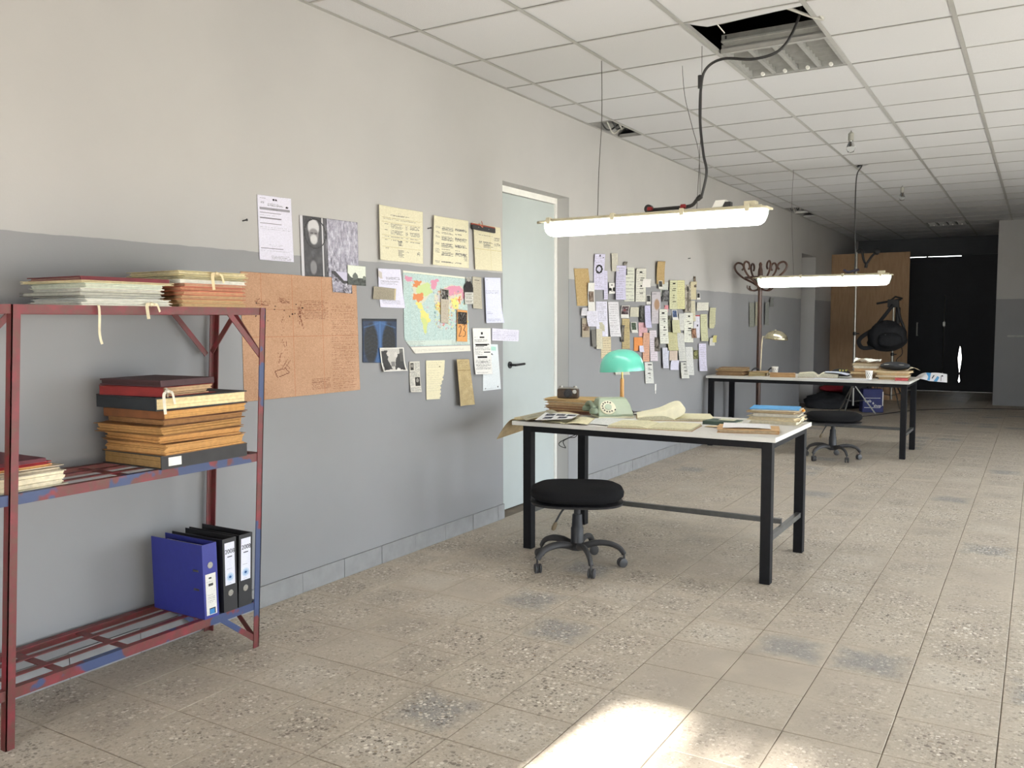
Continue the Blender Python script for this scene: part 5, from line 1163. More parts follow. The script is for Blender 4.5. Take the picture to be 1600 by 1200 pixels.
# rotary telephone
tp = (.855, 4.815, Z1 + .001); T = TR(tp, math.radians(40)); t = thing('rotary_telephone', 'grey green rotary dial telephone beside the folder stack', 'telephone', tp, 0)
m_ph = M((158, 170, 146), .35, var=.03); m_ph2 = M((120, 132, 110), .35, var=.03); m_iv = M((226, 222, 196), .4, var=.03)
def loft(sec):
    m = MB(); n = len(sec[0])
    for s_ in sec: m.v += [Vector(p) for p in s_]
    for i in range(len(sec) - 1):
        for k in range(n): k2 = (k + 1) % n; m.f.append([i * n + k, i * n + k2, (i + 1) * n + k2, (i + 1) * n + k])
    m.f.append(list(range(n))[::-1]); m.f.append([(len(sec) - 1) * n + k for k in range(n)]); return m
def sec(w0, yf, yb, z): return [(-w0, yf, z), (w0, yf, z), (w0, yb, z), (-w0, yb, z)]
MB().box(-.108, -.095, 0, .108, .095, .010).xform(T).build('base', m_iv, t, bevel=.003)
loft([sec(.106, -.094, .094, .010), sec(.106, -.094, .094, .024), sec(.098, -.055, .088, .072), sec(.086, -.022, .075, .106), sec(.078, -.008, .06, .114)]).xform(T).build('body', m_ph, t, bevel=.006)
nrm = Vector((0, -.048, .036)).normalized(); nrm = Vector((0, -.78, .62)); cc = Vector((-.045, -.068, .060))
dl = MB().lathe([(.047, 0), (.047, .006), (.043, .009)], cc, 32, nrm).xform(T).build('dial_plate', m_iv, t, smooth=True)
MB().lathe([(.045, .0092), (.045, .0105), (.002, .0105)], cc, 32, nrm).xform(T).build('number_ring', M((206, 202, 176), .4), dl, smooth=True)
qd = Vector((0, 0, 1)).rotation_difference(nrm)
for k in range(10):
    a = math.radians(60 + 27 * k); p = cc + qd @ Vector((.034 * math.cos(a), .034 * math.sin(a), .0106)); MB().lathe([(.0056, 0), (.0052, .0012)], p, 10, nrm).xform(T).build('finger_hole', M((70, 66, 56), .5), dl)
MB().lathe([(.022, .0106), (.021, .0135), (.002, .0137)], cc, 20, nrm).xform(T).build('dial_hub', m_ph, dl, smooth=True)
p = cc + qd @ Vector((.038, -.022, .0112)); MB().lathe([(.004, 0), (.004, .006)], p, 8, nrm).xform(T).build('finger_stop', m_black, dl)
hs = MB().tube(smoothpath([(-.135, -.085, .055), (-.135, -.06, .075), (-.135, .0, .088), (-.135, .06, .078), (-.135, .09, .055)], 5), [.016, .014, .013, .0125, .012, .012, .012, .012, .012, .012, .012, .012, .012, .012, .0125, .013, .0135, .014, .015, .016, .016], 12)
for yy in (-.088, .088): hs.lathe([(.018, .0), (.027, .006), (.027, .022), (.018, .034)], (-.135, yy, .028), 16)
hs.xform(T).build('handset', m_ph2, t, smooth=True)
MB().box(-.125, -.05, .03, -.098, .05, .07).xform(T).build('cradle', m_ph2, t, bevel=.004)
pc = onZ(991, 650, Z1); tag(MB().tube(smoothpath([(pc.x - .03, pc.y + .03, Z1 + .02), (pc.x + .03, pc.y + .05, Z1 + .022), (pc.x + .035, pc.y + .02, Z1 + .012), (pc.x - .02, pc.y, Z1 + .006)], 5), .004, 6).build('phone_lead', M((90, 90, 92), .5), smooth=True), 'short grey lead looping beside the telephone', 'cable')
# turquoise desk lamp
lx, ly = .822, 5.035; t = thing('desk_lamp', 'desk lamp with a turquoise dome shade and wooden stem', 'lamp', (lx, ly, Z1))
zb = onY(972, 580, ly).z; zt_ = onY(972, 546, ly).z; R = (onY(1007, 578, ly).x - onY(938, 578, ly).x) / 2 * .93
MB().lathe([(.075, 0), (.075, .012), (.066, .018), (.016, .022), (.012, .03)], (lx, ly, Z1), 28).build('base', m_blackm, t, smooth=True)
zj = onY(971, 592, ly).z
MB().lathe([(.013, 0), (.012, zj - Z1 - .03)], (lx, ly, Z1 + .03), 14).build('stem', m_oak, t, smooth=True)
MB().lathe([(.009, 0), (.009, .006), (.006, .008), (.0058, zb - zj + .04), (.012, zb - zj + .042), (.012, zb - zj + .07)], (lx, ly, zj), 12).build('rod', M((176, 150, 96), .3, .8), t, smooth=True)
hh = zt_ - zb; pr = [(R, 0), (R * 1.005, .004)] + [(R * math.cos(a) ** .8, hh * math.sin(a) ** .9 if a < 1.55 else hh) for a in [k * PI / 2 / 12 for k in range(1, 12)]] + [(.02, hh), (.001, hh + .001)]
pin = [(max(.001, r - .003), max(0, z - .003)) for r, z in pr]
m = MB(); n = 40; prof = pin[::-1] + pr
for r, z in prof:
    for k in range(n): a = 2 * PI * k / n; m.v.append(Vector((r * math.cos(a), r * math.sin(a), z)))
for i in range(len(prof) - 1):
    for k in range(n): k2 = (k + 1) % n; m.f.append([i * n + k, i * n + k2, (i + 1) * n + k2, (i + 1) * n + k])
m.xform(Matrix.Translation((lx, ly, zb)) @ Matrix.Rotation(math.radians(-3), 4, 'Y'))
tq = NT('turquoise_enamel'); nz = tq.ramp(tq.noise(70, 4, .7), .66, .7); tq.base(tq.mix(tq.math('MULTIPLY', nz, .55), rgb(96, 184, 162), rgb(84, 118, 104)))
m.build('shade', tq.set(.25, 0, .5), t, smooth=50)['label'] = 'turquoise dome shade with chipped enamel'
MB().lathe([(.012, .0), (.02, .01), (.02, .05), (.008, .06)], (lx, ly, zb + .03), 14).build('bulb_holder', m_blackm, t, smooth=True)
# dark green book with a cream sheet, white papers folder, right hand stack
p = onZ(1125, 657, Z1); folder('green_book', 'book', 'dark green hardback book beside the thick open book', GT, (1.545, 4.785, Z1), math.radians(-4), .18, .15, .020, (62, 80, 70), (200, 196, 176), spine='-y', layers=2, ct=.003, seed=77)
im = Img(26, 20, (216, 216, 190)); im.text(.1, .15, .9, .85, 6, al=.15)
z_ = Z1 + .022; tag(sheet('paper_sheet', [Vector(p) for p in ((1.52, 4.845, z_), (1.61, 4.84, z_), (1.61, 4.77, z_), (1.52, 4.775, z_))], im, .001, normal=(0, 0, 1)), 'cream sheet lying on the dark green book', 'paper', GT)
folder('paper_folder', 'folder', 'buff folder with spilling sheets at the front right of near table', GT, (1.755, 4.545, Z1), math.radians(14), .31, .22, .018, (196, 158, 112), (226, 206, 170), layers=7, rough=.022, warp=.003, seed=78)
im = Img(34, 30, (234, 232, 232)); z_ = Z1 + .027
tag(sheet('paper_sheet', [TR((1.745, 4.55, z_ - .004), math.radians(16)) @ Vector(p) for p in ((-.12, .13, .002), (.12, .13, 0), (.12, -.09, 0), (-.12, -.09, 0))], im, .0008, lambda u, v: .004 * abs(math.sin(u * 3.0)) * v, normal=(0, 0, 1)), 'blank white sheet on the spilling buff folder', 'paper', GT)
im = Img(30, 10, (206, 186, 146)); 
tag(sheet('paper_strip', [Vector(p) for p in ((1.50, 4.66, Z1), (1.60, 4.63, Z1), (1.60, 4.57, Z1), (1.50, 4.60, Z1))], im, .002, lambda u, v: .006 * u, normal=(0, 0, 1)), 'brown strip of paper left of the spilling buff folder', 'paper', GT)
stack([
    ('paper_folder', 'folder', 'white folder of loose sheets', .28, .20, .021, (206, 200, 184), (222, 214, 192), 4, .0, .0, dict(layers=5, rough=.016)),
    ('paper_folder', 'folder', 'cream folder tied with tape', .28, .20, .021, (206, 188, 150), (220, 206, 174), -4, .004, .0, dict(layers=5, rough=.014, tie=((214, 204, 176), -.04, -.002))),
    ('paper_folder', 'folder', 'grey white folder', .27, .20, .019, (190, 186, 174), (216, 210, 196), 5, .004, .004, dict(layers=4, rough=.014)),
    ('paper_folder', 'folder', 'thin brown folder', .27, .19, .010, (150, 120, 84), (206, 190, 156), -2, -.01, .0, dict(layers=3, rough=.01)),
    ('paper_folder', 'folder', 'folder with an orange tab', .27, .19, .010, (196, 176, 140), (224, 212, 186), 6, .0, .004, dict(layers=3, rough=.012, tie=((226, 150, 60), -.02, -.002))),
    ('paper_folder', 'folder', 'bright blue card folder', .26, .20, .006, (72, 150, 204), (200, 210, 214), 9, -.012, .0, dict(layers=1)),
], 1.925, 4.885, Z1, 'of near table right stack', 'folders in the right stack on near table', 12)
# lamp flex under the table
tag(MB().tube(smoothpath([(.73, 5.0, .68), onY(876, 690, 5.0), onY(884, 700, 5.0), onY(880, 690, 5.0), onY(890, 684, 5.0), onY(900, 682, 5.0), onY(905, 668, 5.0)], 6), .0028, 6).build('hanging_flex', m_cable, smooth=True), 'thin dark flex hanging under the near table', 'cable')

# ================================================================== BACK TABLE
GB2 = 'papers and books on the back table'
bst = [
    ('paper_folder', 'folder', 'brown folder', .30, .26, .016, (128, 94, 66), (170, 140, 104), 2, .0, .0, dict(layers=4, rough=.012)),
    ('paper_folder', 'folder', 'tan folder', .30, .26, .016, (150, 116, 80), (186, 156, 116), -3, .0, .0, dict(layers=4, rough=.012)),
    ('paper_folder', 'folder', 'dark brown folder', .29, .26, .015, (110, 80, 56), (160, 130, 96), 4, .0, .0, dict(layers=4, rough=.012)),
    ('paper_folder', 'folder', 'buff folder', .30, .26, .016, (166, 134, 94), (190, 164, 124), -2, .0, .0, dict(layers=4, rough=.014)),
    ('paper_folder', 'folder', 'tattered folder', .29, .26, .016, (140, 108, 76), (196, 174, 138), 6, .01, .0, dict(layers=4, rough=.02)),
]
stack(bst, .40, 9.10, Z2, 'of back table left stack', 'folders in the left stack on back table', 15)
folder('paper_folder', 'folder', 'messy tied bundle of papers right of the back left stack', GB2, (.52, 9.24, Z2), math.radians(12), .20, .22, .040, (150, 126, 90), (190, 172, 130), layers=8, rough=.03, warp=.006, seed=91, tie=((196, 184, 150), -.03, -.003))
im = Img(20, 16, (222, 222, 218)); tag(sheet('paper_sheet', [Vector(p) for p in ((.66, 9.30, Z2), (.90, 9.28, Z2), (.72, 9.06, Z2), (.50, 9.08, Z2))], im, .002, normal=(0, 0, 1)), 'white sheet lying before the bundle on the back table', 'paper', GB2)
folder('brown_folder', 'folder', 'fat brown folder lying open edged mid back table', GB2, (.79, 9.16, Z2), math.radians(14), .25, .20, .036, (160, 124, 82), (196, 164, 118), layers=4, rough=.008, warp=.006, spine='-y', seed=92)
open_book('open_book', 'thick open book in the middle of back table', 'book', (1.12, 9.28, Z2), math.radians(10), .19, .19, .26, .046, .044, (120, 90, 62), (216, 212, 190), 8, GB2)
im = Img(20, 20, (206, 214, 230)); tag(sheet('paper_sheet', [Vector(p) for p in ((1.16, 9.42, Z2 + .05), (1.42, 9.40, Z2 + .03), (1.42, 9.16, Z2 + .03), (1.20, 9.17, Z2 + .05))], im, .004, lambda u, v: .01 * math.sin(u * PI), normal=(0, 0, 1)), 'bluish white sheet lying on the thick open book', 'paper', GB2)
im = Img(30, 14, (224, 226, 234)); im.text(.1, .2, .9, .8, 5, al=.15)
tag(sheet('paper_sheet', [Vector(p) for p in ((1.12, 9.13, Z2), (1.66, 9.13, Z2), (1.66, 8.98, Z2), (1.12, 8.98, Z2))], im, .002, normal=(0, 0, 1)), 'long white sheet along the front edge of back table', 'paper', GB2)
t = thing('pencil_pouch', 'black and yellow pouch behind the open book on back table', 'pouch', (1.33, 9.55, Z2))
MB().tube(smoothpath([(1.20, 9.56, Z2 + .022), (1.26, 9.55, Z2 + .036), (1.32, 9.55, Z2 + .036), (1.38, 9.54, Z2 + .024)], 4), [(.02, .03), (.022, .04), (.024, .045), (.026, .05), (.03, .05), (.03, .05), (.03, .05), (.028, .05), (.026, .05), (.024, .045), (.02, .04), (.016, .03), (.012, .02)], 12).build('body', m_black, t, smooth=True)
for k in range(3): MB().box(1.28 + .03 * k, 9.50, Z2 + .055, 1.295 + .03 * k, 9.56, Z2 + .07).build('stripe', M((206, 200, 110), .6), t)
def cup(label, x, y, z):
    t = thing('paper_cup', label, 'cup', (x, y, z), 0, 'white paper cups'); m = MB(); n = 24; pr = [(.024, .0), (.026, .001), (.035, .082), (.037, .084), (.035, .086), (.033, .083), (.025, .004), (.001, .004)]
    m.lathe(pr, (x, y, z), n); m.build('wall', M((230, 228, 222), .6, var=.02), t, smooth=True)
    dm = M((120, 120, 118), .7)
    q = MB()
    for r_ in range(3):
        for k in range(10):
            a = 2 * PI * (k + .5 * (r_ % 2)) / 10; zz = .024 + .018 * r_; R_ = .0262 + .0107 * zz / .1 * .9; d = Vector((math.cos(a), math.sin(a), 0)); p = Vector((x, y, z + zz)) + d * R_; u_ = Vector((-d.y, d.x, 0)) * .003; v_ = Vector((0, 0, .006)) + d * .0007
            i = len(q.v); q.v += [p - u_ - v_ + d * .0012, p + u_ - v_ + d * .0012, p + u_ + v_ + d * .0012, p - u_ + v_ + d * .0012]; q.f.append([i, i + 1, i + 2, i + 3])
    o = q.build('printed_dashes', dm, t, normals=False); o['kind'] = 'stuff'
cup('white paper cup beside the coat rack on the back table', .636, 9.46, Z2 + .0005); cup('dotted white paper cup before the tall folder pile', 1.63, 9.12, Z2 + .003)
zz = stack([
    ('paper_folder', 'folder', 'brown folder', .24, .24, .020, (140, 106, 72), (186, 156, 116), 2, .0, .0, dict(layers=4, rough=.012)),
    ('paper_folder', 'folder', 'dark tan folder', .23, .24, .018, (128, 96, 64), (176, 146, 104), -3, .0, .0, dict(layers=4, rough=.012)),
    ('paper_folder', 'folder', 'cream edged folder', .26, .24, .022, (170, 140, 100), (214, 196, 156), 3, .0, .0, dict(layers=4, rough=.016)),
    ('paper_folder', 'folder', 'thick brown folder', .23, .24, .034, (150, 112, 76), (190, 154, 112), -2, .01, .0, dict(layers=5, rough=.012)),
    ('paper_folder', 'folder', 'bulging folder of white sheets', .25, .24, .026, (190, 164, 126), (228, 222, 204), 4, .01, .0, dict(layers=5, rough=.022, warp=.004)),
    ('paper_folder', 'folder', 'folder with a red ribbon', .25, .24, .016, (196, 176, 140), (224, 214, 190), -3, .014, .0, dict(layers=4, rough=.02, tie=((176, 60, 56), .05, -.002))),
], 1.66, 9.36, Z2, 'of back table tall pile', 'folders in the tall pile on back table', 18)
t = MB().grid(lambda u, v: Vector((1.44 + .24 * u, 9.38 + .18 * v, zz + .012 + .03 * abs(math.sin(5 * u + 3 * v)) * (1 - .4 * u) + .015 * math.sin(9 * v + 4 * u) ** 2)), 14, 10, (0, 0, .0008)).build('crumpled_paper', M((228, 228, 222), .85, var=.03), smooth=True)
tag(t, 'crumpled white paper on top of the tall pile', 'paper', GB2)
z3 = stack([
    ('paper_folder', 'folder', 'tan folder', .28, .26, .022, (176, 146, 104), (206, 182, 138), 3, .0, .0, dict(layers=4, rough=.012)),
    ('paper_folder', 'folder', 'pale folder of white sheets', .30, .26, .020, (190, 166, 126), (226, 216, 190), -2, .0, .0, dict(layers=4, rough=.016)),
    ('paper_folder', 'folder', 'buff folder', .30, .26, .020, (170, 138, 98), (200, 174, 130), 4, .0, .0, dict(layers=4, rough=.012)),
    ('paper_folder', 'folder', 'cream folder of loose sheets', .34, .26, .020, (196, 172, 130), (222, 208, 174), -3, .02, .0, dict(layers=4, rough=.02)),
], 1.965, 9.22, Z2, 'of back table right pile', 'folders in the right pile on back table', 21)
folder('red_folder', 'folder', 'small red card folder before the right pile', GB2, (1.92, 9.14, Z2), math.radians(6), .12, .10, .022, (176, 44, 52), (190, 90, 90), layers=1, rough=.004, seed=96)
t = thing('black_pouch', 'padded black pouch lying on the right folder pile', 'pouch', (1.84, 9.36, z3)); n = 18
MB().tube([(1.70 + .26 * k / n, 9.36, z3 + .045) for k in range(n + 1)], [(.006 + .036 * math.sin(PI * min(max(k / n, .02), .98)) ** .45, .02 + .07 * math.sin(PI * min(max(k / n, .02), .98)) ** .45) for k in range(n + 1)], 16, flat=(0, 0, 1)).build('body', M((36, 38, 42), .7, var=.2), t, smooth='all')
MB().tube([(1.74, 9.285, z3 + .06), (1.92, 9.285, z3 + .06)], .003, 6).build('zip', m_steel, t)
tag(MB().grid(lambda u, v: Vector((1.93 + .12 * u, 9.27 + .18 * v, z3 + .004 + .03 * math.sin(u * 2.2 + v) ** 2)), 8, 6, (0, 0, .001)).build('curled_sheets', M((214, 204, 180), .9), smooth=True), 'curled cream sheets sticking out behind the black pouch', 'paper', GB2)
# white and blue poster hanging off the right end
im = Img(60, 40, (232, 232, 236)); B_ = (84, 156, 210)
im.poly([(.36, .0), (.52, .0), (.52, .9), (.44, 1.0), (.46, .55)], B_); im.poly([(.72, .35), (.78, .5), (.72, 1), (.62, 1)], B_); im.poly([(.56, .6), (.6, .3), (.64, .3), (.58, .75)], (40, 40, 52)); im.rect(.82, .3, .835, .9, (60, 60, 66)); im.ell(.86, .3, .02, .1, (60, 60, 66))
C = [Vector((1.992, 9.58, Z2 + .004)), onY(1480, 585, 9.46), onY(1480, 598, 9.28), Vector((1.992, 9.26, Z2 + .003))]
tag(sheet('hanging_poster', C, im, .002, lambda u, v: .03 * math.sin(u * PI) * (1 - v) + .014 * math.sin(min(u / .5, 1) * PI), normal=(0, 0, 1)), 'white and blue poster jutting off the right end of back table', 'poster')
# chrome lamp
bx, by = .474, 9.5; q0 = onY(1188, 585, by); q1 = onY(1191, 530, by); t = thing('chrome_lamp', 'small chrome dome lamp on a thin stem at the coat rack', 'lamp', (q0.x, by, Z2))
MB().lathe([(.07, 0), (.07, .01), (.03, .018), (.01, .024)], (q0.x, by, Z2), 24).build('base', m_blackm, t, smooth=True)
cS = (onY(1195, 529, by) + onY(1230, 532, by)) / 2; Rl = .122; top = onY(1212, 516, by).z
MB().tube(smoothpath([(q0.x, by, Z2 + .02), (q1.x, by, q1.z - .01), (q1.x + .03, by, q1.z + .03), (cS.x, by, top + .004)], 6), .007, 8).build('stem', M((206, 196, 172), .35, .4), t, smooth=True)
pr = [(Rl, 0)] + [(Rl * math.cos(a), (top - cS.z) * math.sin(a)) for a in [k * PI / 2 / 9 for k in range(1, 9)]] + [(.004, top - cS.z)]
m = MB(); prof = [(max(.001, r - .002), max(0, z - .002)) for r, z in pr][::-1] + pr; n = 32
for r, z in prof:
    for k in range(n): a = 2 * PI * k / n; m.v.append(Vector((r * math.cos(a), r * math.sin(a), z)))
for i in range(len(prof) - 1):
    for k in range(n): k2 = (k + 1) % n; m.f.append([i * n + k, i * n + k2, (i + 1) * n + k2, (i + 1) * n + k])
m.xform(Matrix.Translation((cS.x, by, cS.z)) @ Matrix.Rotation(math.radians(5), 4, 'Y')); m.build('shade', M((200, 192, 164), .22, .9, var=.06), t, smooth='all')
MB().lathe([(.001, -.03), (.02, -.02), (.025, .0), (.014, .03)], (cS.x, by, cS.z + .03), 14).build('lit_bulb', emit('warm_bulb', (1, .78, .42), 9), t, smooth='all')
tag(MB().tube(smoothpath([(.36, 9.52, Z2 + .02), (.40, 9.55, Z2 + .06), (.46, 9.56, Z2 + .03), (.52, 9.56, Z2 + .02), (.57, 9.55, Z2 + .065), (.63, 9.54, Z2 + .05), (.64, 9.52, Z2 + .01)], 6), .007, 8).build('dark_cable_loop', m_cable, smooth=True), 'dark cable looping round the chrome lamp base', 'cable')


# ================================================================== FAR END OF THE ROOM
# plywood sheet
t = MB().box(.006, 15.50, .004, 1.212, 15.518, 2.412).build('plywood_sheet', m_ply); tag(t, 'tall brown plywood sheet standing beside the dark doors', 'board')
# bentwood coat rack
rx, ry = .315, 10.0; t = thing('coat_rack', 'dark bentwood coat rack with curled hooks behind back table', 'coat rack', (rx, ry, 0))
MB().lathe([(.020, .10), (.026, .3), (.027, .9), (.024, 1.4), (.022, 1.75), (.026, 1.78), (.030, 1.82), (.026, 1.88), (.016, 1.92), (.020, 1.945), (.012, 1.965), (.001, 1.972)], (rx, ry, 0), 16).build('pole', m_dark_wood, t, smooth=True)
def swing(P, a): return [(rx + r_ * math.cos(a), ry + r_ * math.sin(a), z) for r_, z in P]
for k in range(6):
    a = k * PI / 3 + .12
    MB().tube(smoothpath(swing([(.02, 1.70), (.09, 1.745), (.19, 1.80), (.265, 1.87), (.285, 1.93), (.255, 1.968), (.205, 1.955), (.185, 1.915), (.205, 1.885)], a), 5), .0115, 8).build('hook_arm', m_dark_wood, t, smooth=True)
    MB().tube(smoothpath(swing([(.02, 1.67), (.06, 1.655), (.11, 1.655), (.145, 1.68), (.15, 1.71)], a + .5), 4), .009, 8).build('lower_hook', m_dark_wood, t, smooth=True)
ring = [(rx + .175 * math.cos(a), ry + .175 * math.sin(a), 1.80) for a in [2 * PI * k / 32 for k in range(33)]]
MB().tube(ring, .010, 8, caps=False).build('ring', m_dark_wood, t, smooth=True)
for k in range(4):
    a = k * PI / 2 + .5; MB().tube(smoothpath(swing([(.02, .30), (.06, .23), (.12, .13), (.19, .06), (.25, .025), (.29, .014)], a), 5), .014, 8).build('foot', m_dark_wood, t, smooth=True)
ring = [(rx + .12 * math.cos(a), ry + .12 * math.sin(a), .13) for a in [2 * PI * k / 32 for k in range(33)]]
MB().tube(ring, .010, 8, caps=False).build('base_ring', m_dark_wood, t, smooth=True)
# photographic stands
def stand(label, x, y, top, legr=.42, zc=.55, phase=.3):
    t = thing('light_stand', label, 'stand', (x, y, 0), 0, 'photographic light stands')
    MB().tube([(x, y, .12), (x, y, top * .5)], .017, 10).build('lower_tube', m_steel, t, smooth=True); MB().tube([(x, y, top * .5), (x, y, top)], .013, 10).build('upper_tube', m_steel, t, smooth=True)
    MB().lathe([(.022, -.025), (.026, 0), (.022, .025)], (x, y, top * .5), 12).tube([(x + .02, y, top * .5), (x + .06, y, top * .5)], .008).build('collar', m_blackm, t, smooth=True)
    MB().lathe([(.024, -.03), (.024, .03)], (x, y, zc), 12).build('leg_collar', m_blackm, t)
    for k in range(3):
        a = phase + 2 * PI * k / 3; d = Vector((math.cos(a), math.sin(a), 0)); P0 = Vector((x, y, 0))
        MB().tube([P0 + d * .02 + Vector((0, 0, zc)), P0 + d * legr + Vector((0, 0, .011))], .010, 8).tube([P0 + d * .015 + Vector((0, 0, .18)), P0 + d * legr * .55 + Vector((0, 0, zc * .5 + .0))], .006, 6).build('leg', m_steel, t, smooth=True)
    return t
s1 = onY(1336, 500, 13.0); t1 = stand('tall chrome light stand with a clamp head behind back table', s1.x, 13.0, onY(1338, 394, 13.0).z, .30, .40)
zz = onY(1338, 394, 13.0).z; p0 = Vector((s1.x, 13.0, zz))
MB().tube(smoothpath([p0, p0 + Vector((.06, 0, .03)), p0 + Vector((.09, 0, -.10)), p0 + Vector((.13, 0, -.16)), p0 + Vector((.20, 0, -.06)), p0 + Vector((.27, 0, .0))], 4), .016, 8).build('clamp_arm', m_blackm, t1, smooth=True)
MB().lathe([(.02, -.04), (.04, -.02), (.04, .03), (.02, .04)], p0 + Vector((.26, 0, -.005)), 12, (.4, -1, .3)).tube([p0 + Vector((.13, 0, -.15)), p0 + Vector((.12, 0, -.22))], .02, 8).build('clamp_head', m_blackm, t1, smooth=True)
s2 = onY(1394, 560, 14.3); top2 = onY(1395, 470, 14.3).z; t2 = stand('light stand with a black bag hanging from its head', s2.x, 14.3, top2, .36, .42, 1.0)
hd = Vector((s2.x, 14.3, top2)); q = MB()
q.box(hd.x - .08, 14.25, top2 - .10, hd.x + .07, 14.35, top2 + .02).tube([hd + Vector((-.24, 0, -.04)), hd + Vector((.10, 0, .02))], .016, 8).tube([hd + Vector((-.05, 0, .0)), hd + Vector((.02, 0, .06)), hd + Vector((.12, 0, .03))], .014, 8)
q.tube(smoothpath([hd + Vector((.05, 0, -.05)), hd + Vector((.09, 0, -.25)), hd + Vector((.15, 0, -.42)), hd + Vector((.10, 0, -.50))], 4), .022, 8).tube([hd + Vector((.06, .02, -.1)), hd + Vector((.05, .02, -.5))], .035, 10)
q.build('bracket_head', m_blackm, t2, smooth=True)
def blob(name, mat, parent, c, r, seed, n=24, m_=14, e=2.4, amp=.12, zmin=None, taper=0):
    rr = random.Random(seed); ph = [rr.random() * 6 for _ in range(8)]; q = MB(); c = Vector(c)
    def fn(u, v):
        a = 2 * PI * u; b = PI * (v - .5); cu, su, cv, sv = math.cos(a), math.sin(a), math.cos(b), math.sin(b)
        f = lambda s_: math.copysign(abs(s_) ** (2 / e), s_)
        k = 1 + amp * (math.sin(3 * a + ph[0] + 2 * b) * .5 + math.sin(5 * a + ph[1] - 4 * b) * .3 + math.sin(9 * b + ph[2] + 2 * math.cos(a)) * .3)
        p = Vector((r[0] * f(cu) * f(cv) * k * (1 - taper * f(sv)), r[1] * f(su) * f(cv) * k, r[2] * f(sv) * (1 + .5 * amp * math.sin(4 * a + ph[3])))) + c
        if zmin is not None: p.z = max(p.z, zmin)
        return p
    q.grid(fn, n, m_)
    bmv = q; return bmv.build(name, mat, parent, smooth='all')
m_nylon = M((30, 31, 36), .75, var=.3, scale=30, bump=.4)
b0 = (onY(1366, 503, 14.15) + onY(1410, 547, 14.15)) / 2; t = thing('shoulder_bag', 'bulky black shoulder bag hanging on the light stand', 'bag', (b0.x, 14.15, b0.z - .22))
blob('body', m_nylon, t, (b0.x - .02, 14.12, b0.z), (.27, .12, .22), 3, amp=.14, taper=.15); blob('front_pocket', m_nylon, t, (b0.x + .04, 14.0, b0.z - .06), (.17, .06, .11), 4, amp=.08)
hk = Vector((s2.x, 14.25, top2 - .06)); LPT = [hk, onY(1372, 500, 14.2), b0 + Vector((-.16, 0, .16))]
MB().tube(smoothpath([hk, hk.lerp(LPT[2], .5), LPT[2]], 5), [(.006, .026)] * 11, 8, flat=(0, 1, 0)).build('strap', m_nylon, t, smooth=True)
MB().tube(smoothpath([b0 + Vector((-.20, 0, .10)), onY(1346, 527, 14.1), onY(1342, 536, 14.1), onY(1350, 544, 14.1), b0 + Vector((-.10, -.02, -.15))], 5), [(.006, .03)] * 21, 8, flat=(0, 1, 0)).build('loose_strap', m_nylon, t, smooth=True)
MB().tube([b0 + Vector((-.02, -.19, .02)), b0 + Vector((.10, -.19, .0))], .006, 6).build('zip_pull', M((120, 120, 122), .4), t)
MB().tube(smoothpath([b0 + Vector((.17, 0, -.1)), b0 + Vector((.20, 0, -.26)), b0 + Vector((.12, 0, -.36)), b0 + Vector((.14, 0, -.5))], 4), .006, 6).build('dangling_strap', m_nylon, t, smooth=True)
# floor pile behind the back table
tag(blob('black_coat', m_nylon, None, (.34, 13.8, .05), (.36, .28, .15), 8, amp=.35, zmin=.003), 'crumpled black coat in a heap on the floor', 'coat')
tag(blob('red_jacket', M((150, 34, 46), .8, var=.2, scale=40), None, (.26, 14.75, .222), (.24, .14, .06), 9, amp=.15), 'red jacket lying over the heap behind back table', 'jacket')
tag(blob('storage_crate', m_nylon, None, (.24, 14.75, .078), (.26, .18, .077), 14, e=8, amp=.02, zmin=.001), 'dark box under the red jacket', 'box')
t = thing('backpack', 'rounded black backpack on the floor beside the blue tote bag', 'backpack', (.66, 14.35, 0)); blob('body', m_nylon, t, (.66, 14.35, .24), (.21, .15, .24), 10, amp=.06, zmin=.002, taper=.15); blob('pocket', m_nylon, t, (.68, 14.2, .15), (.15, .05, .11), 11, amp=.05)
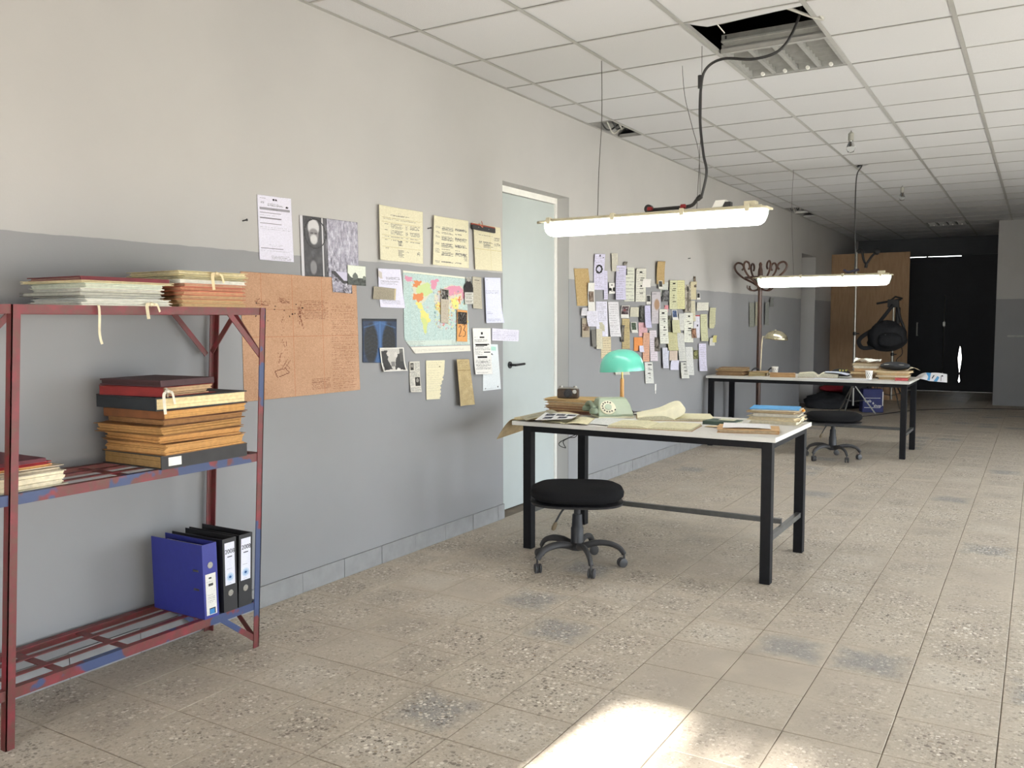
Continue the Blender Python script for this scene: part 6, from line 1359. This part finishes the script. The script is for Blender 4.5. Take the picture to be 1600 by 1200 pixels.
# blue printed tote bag
T = TR((1.005, 13.42, 0), math.radians(22)); t = thing('tote_bag', 'dark blue tote bag with white lettering on the floor', 'bag', (1.005, 13.42, 0))
q = MB(); w0, w1, d0, d1, hh = .145, .135, .10, .085, .335
q.quad8([(-w0, -d0, .002), (w0, -d0, .002), (w0, d0, .002), (-w0, d0, .002), (-w1, -d1, hh), (w1, -d1, hh), (w1, d1, hh), (-w1, d1, hh)]); q.xform(T); q.build('body', M((36, 42, 96), .65, var=.12, scale=12, bump=.2), t, bevel=.008)
MB().box(w1 - .012, -d0 - .006, .10, w1 + .0, -d0 + .004, .30).xform(T).build('white_strip', m_white, t)
ftm = T @ Matrix.Translation((0, -.1, 0)) @ Matrix.Rotation(PI / 2, 4, 'X')
for tx, xx, zz_, sz in (('web', -.06, .165, .055), ('&', .012, .135, .045), ('shop', .07, .10, .055)): lettering(tx, sz, m_white, t, T @ Matrix.Translation((xx - .01, -d0 + .015 * zz_ / hh - .004, zz_)) @ Matrix.Rotation(PI / 2, 4, 'X'), .0008)
for zz_ in (.205, .07): MB().box(-.12, -d0 + .015 * zz_ / hh - .004, zz_, .10, -d0 + .015 * zz_ / hh - .002, zz_ + .005).xform(T).build('printed_line', m_white, t)
for s_ in (-1, 1): MB().tube([T @ Vector(p) for p in smoothpath([(-.06, s_ * d1 * .9, hh - .01), (-.04, s_ * d1 * .8, hh + .07), (.04, s_ * d1 * .8, hh + .07), (.06, s_ * d1 * .9, hh - .01)], 5)], .006, 6).build('handle', m_nylon, t, smooth=True)
# cable along the floor
tag(MB().tube(smoothpath([(-0.0 + .06, 12.6, .005), (.5, 12.75, .005), (1.0, 12.7, .005), (1.5, 13.9, .005), (2.2, 14.6, .005), (2.9, 14.9, .005)], 8), .005, 6).build('floor_cable', m_cable, smooth=True), 'thin dark cable running across the far floor', 'cable')
p = onY(1588, 525, 15.42); tag(MB().box(p.x - .12, 15.405, p.z - .015, p.x + .10, 15.42, p.z + .012).build('wall_bracket', M((160, 158, 154), .5)), 'small pale bracket on the far right grey wall', 'bracket')

tag(MB().tube(smoothpath([(.352, 1.80, 1.374), (.368, 1.80, 1.372), (.371, 1.80, 1.34), (.372, 1.797, 1.29), (.369, 1.802, 1.262), (.371, 1.806, 1.245)], 4), [(.0008, .005)] * 21, 6, flat=(1, 0, 0)).build('loose_ribbon', M((210, 200, 172), .9), smooth=True), 'cream ribbon end dangling below the top shelf rail', 'ribbon')
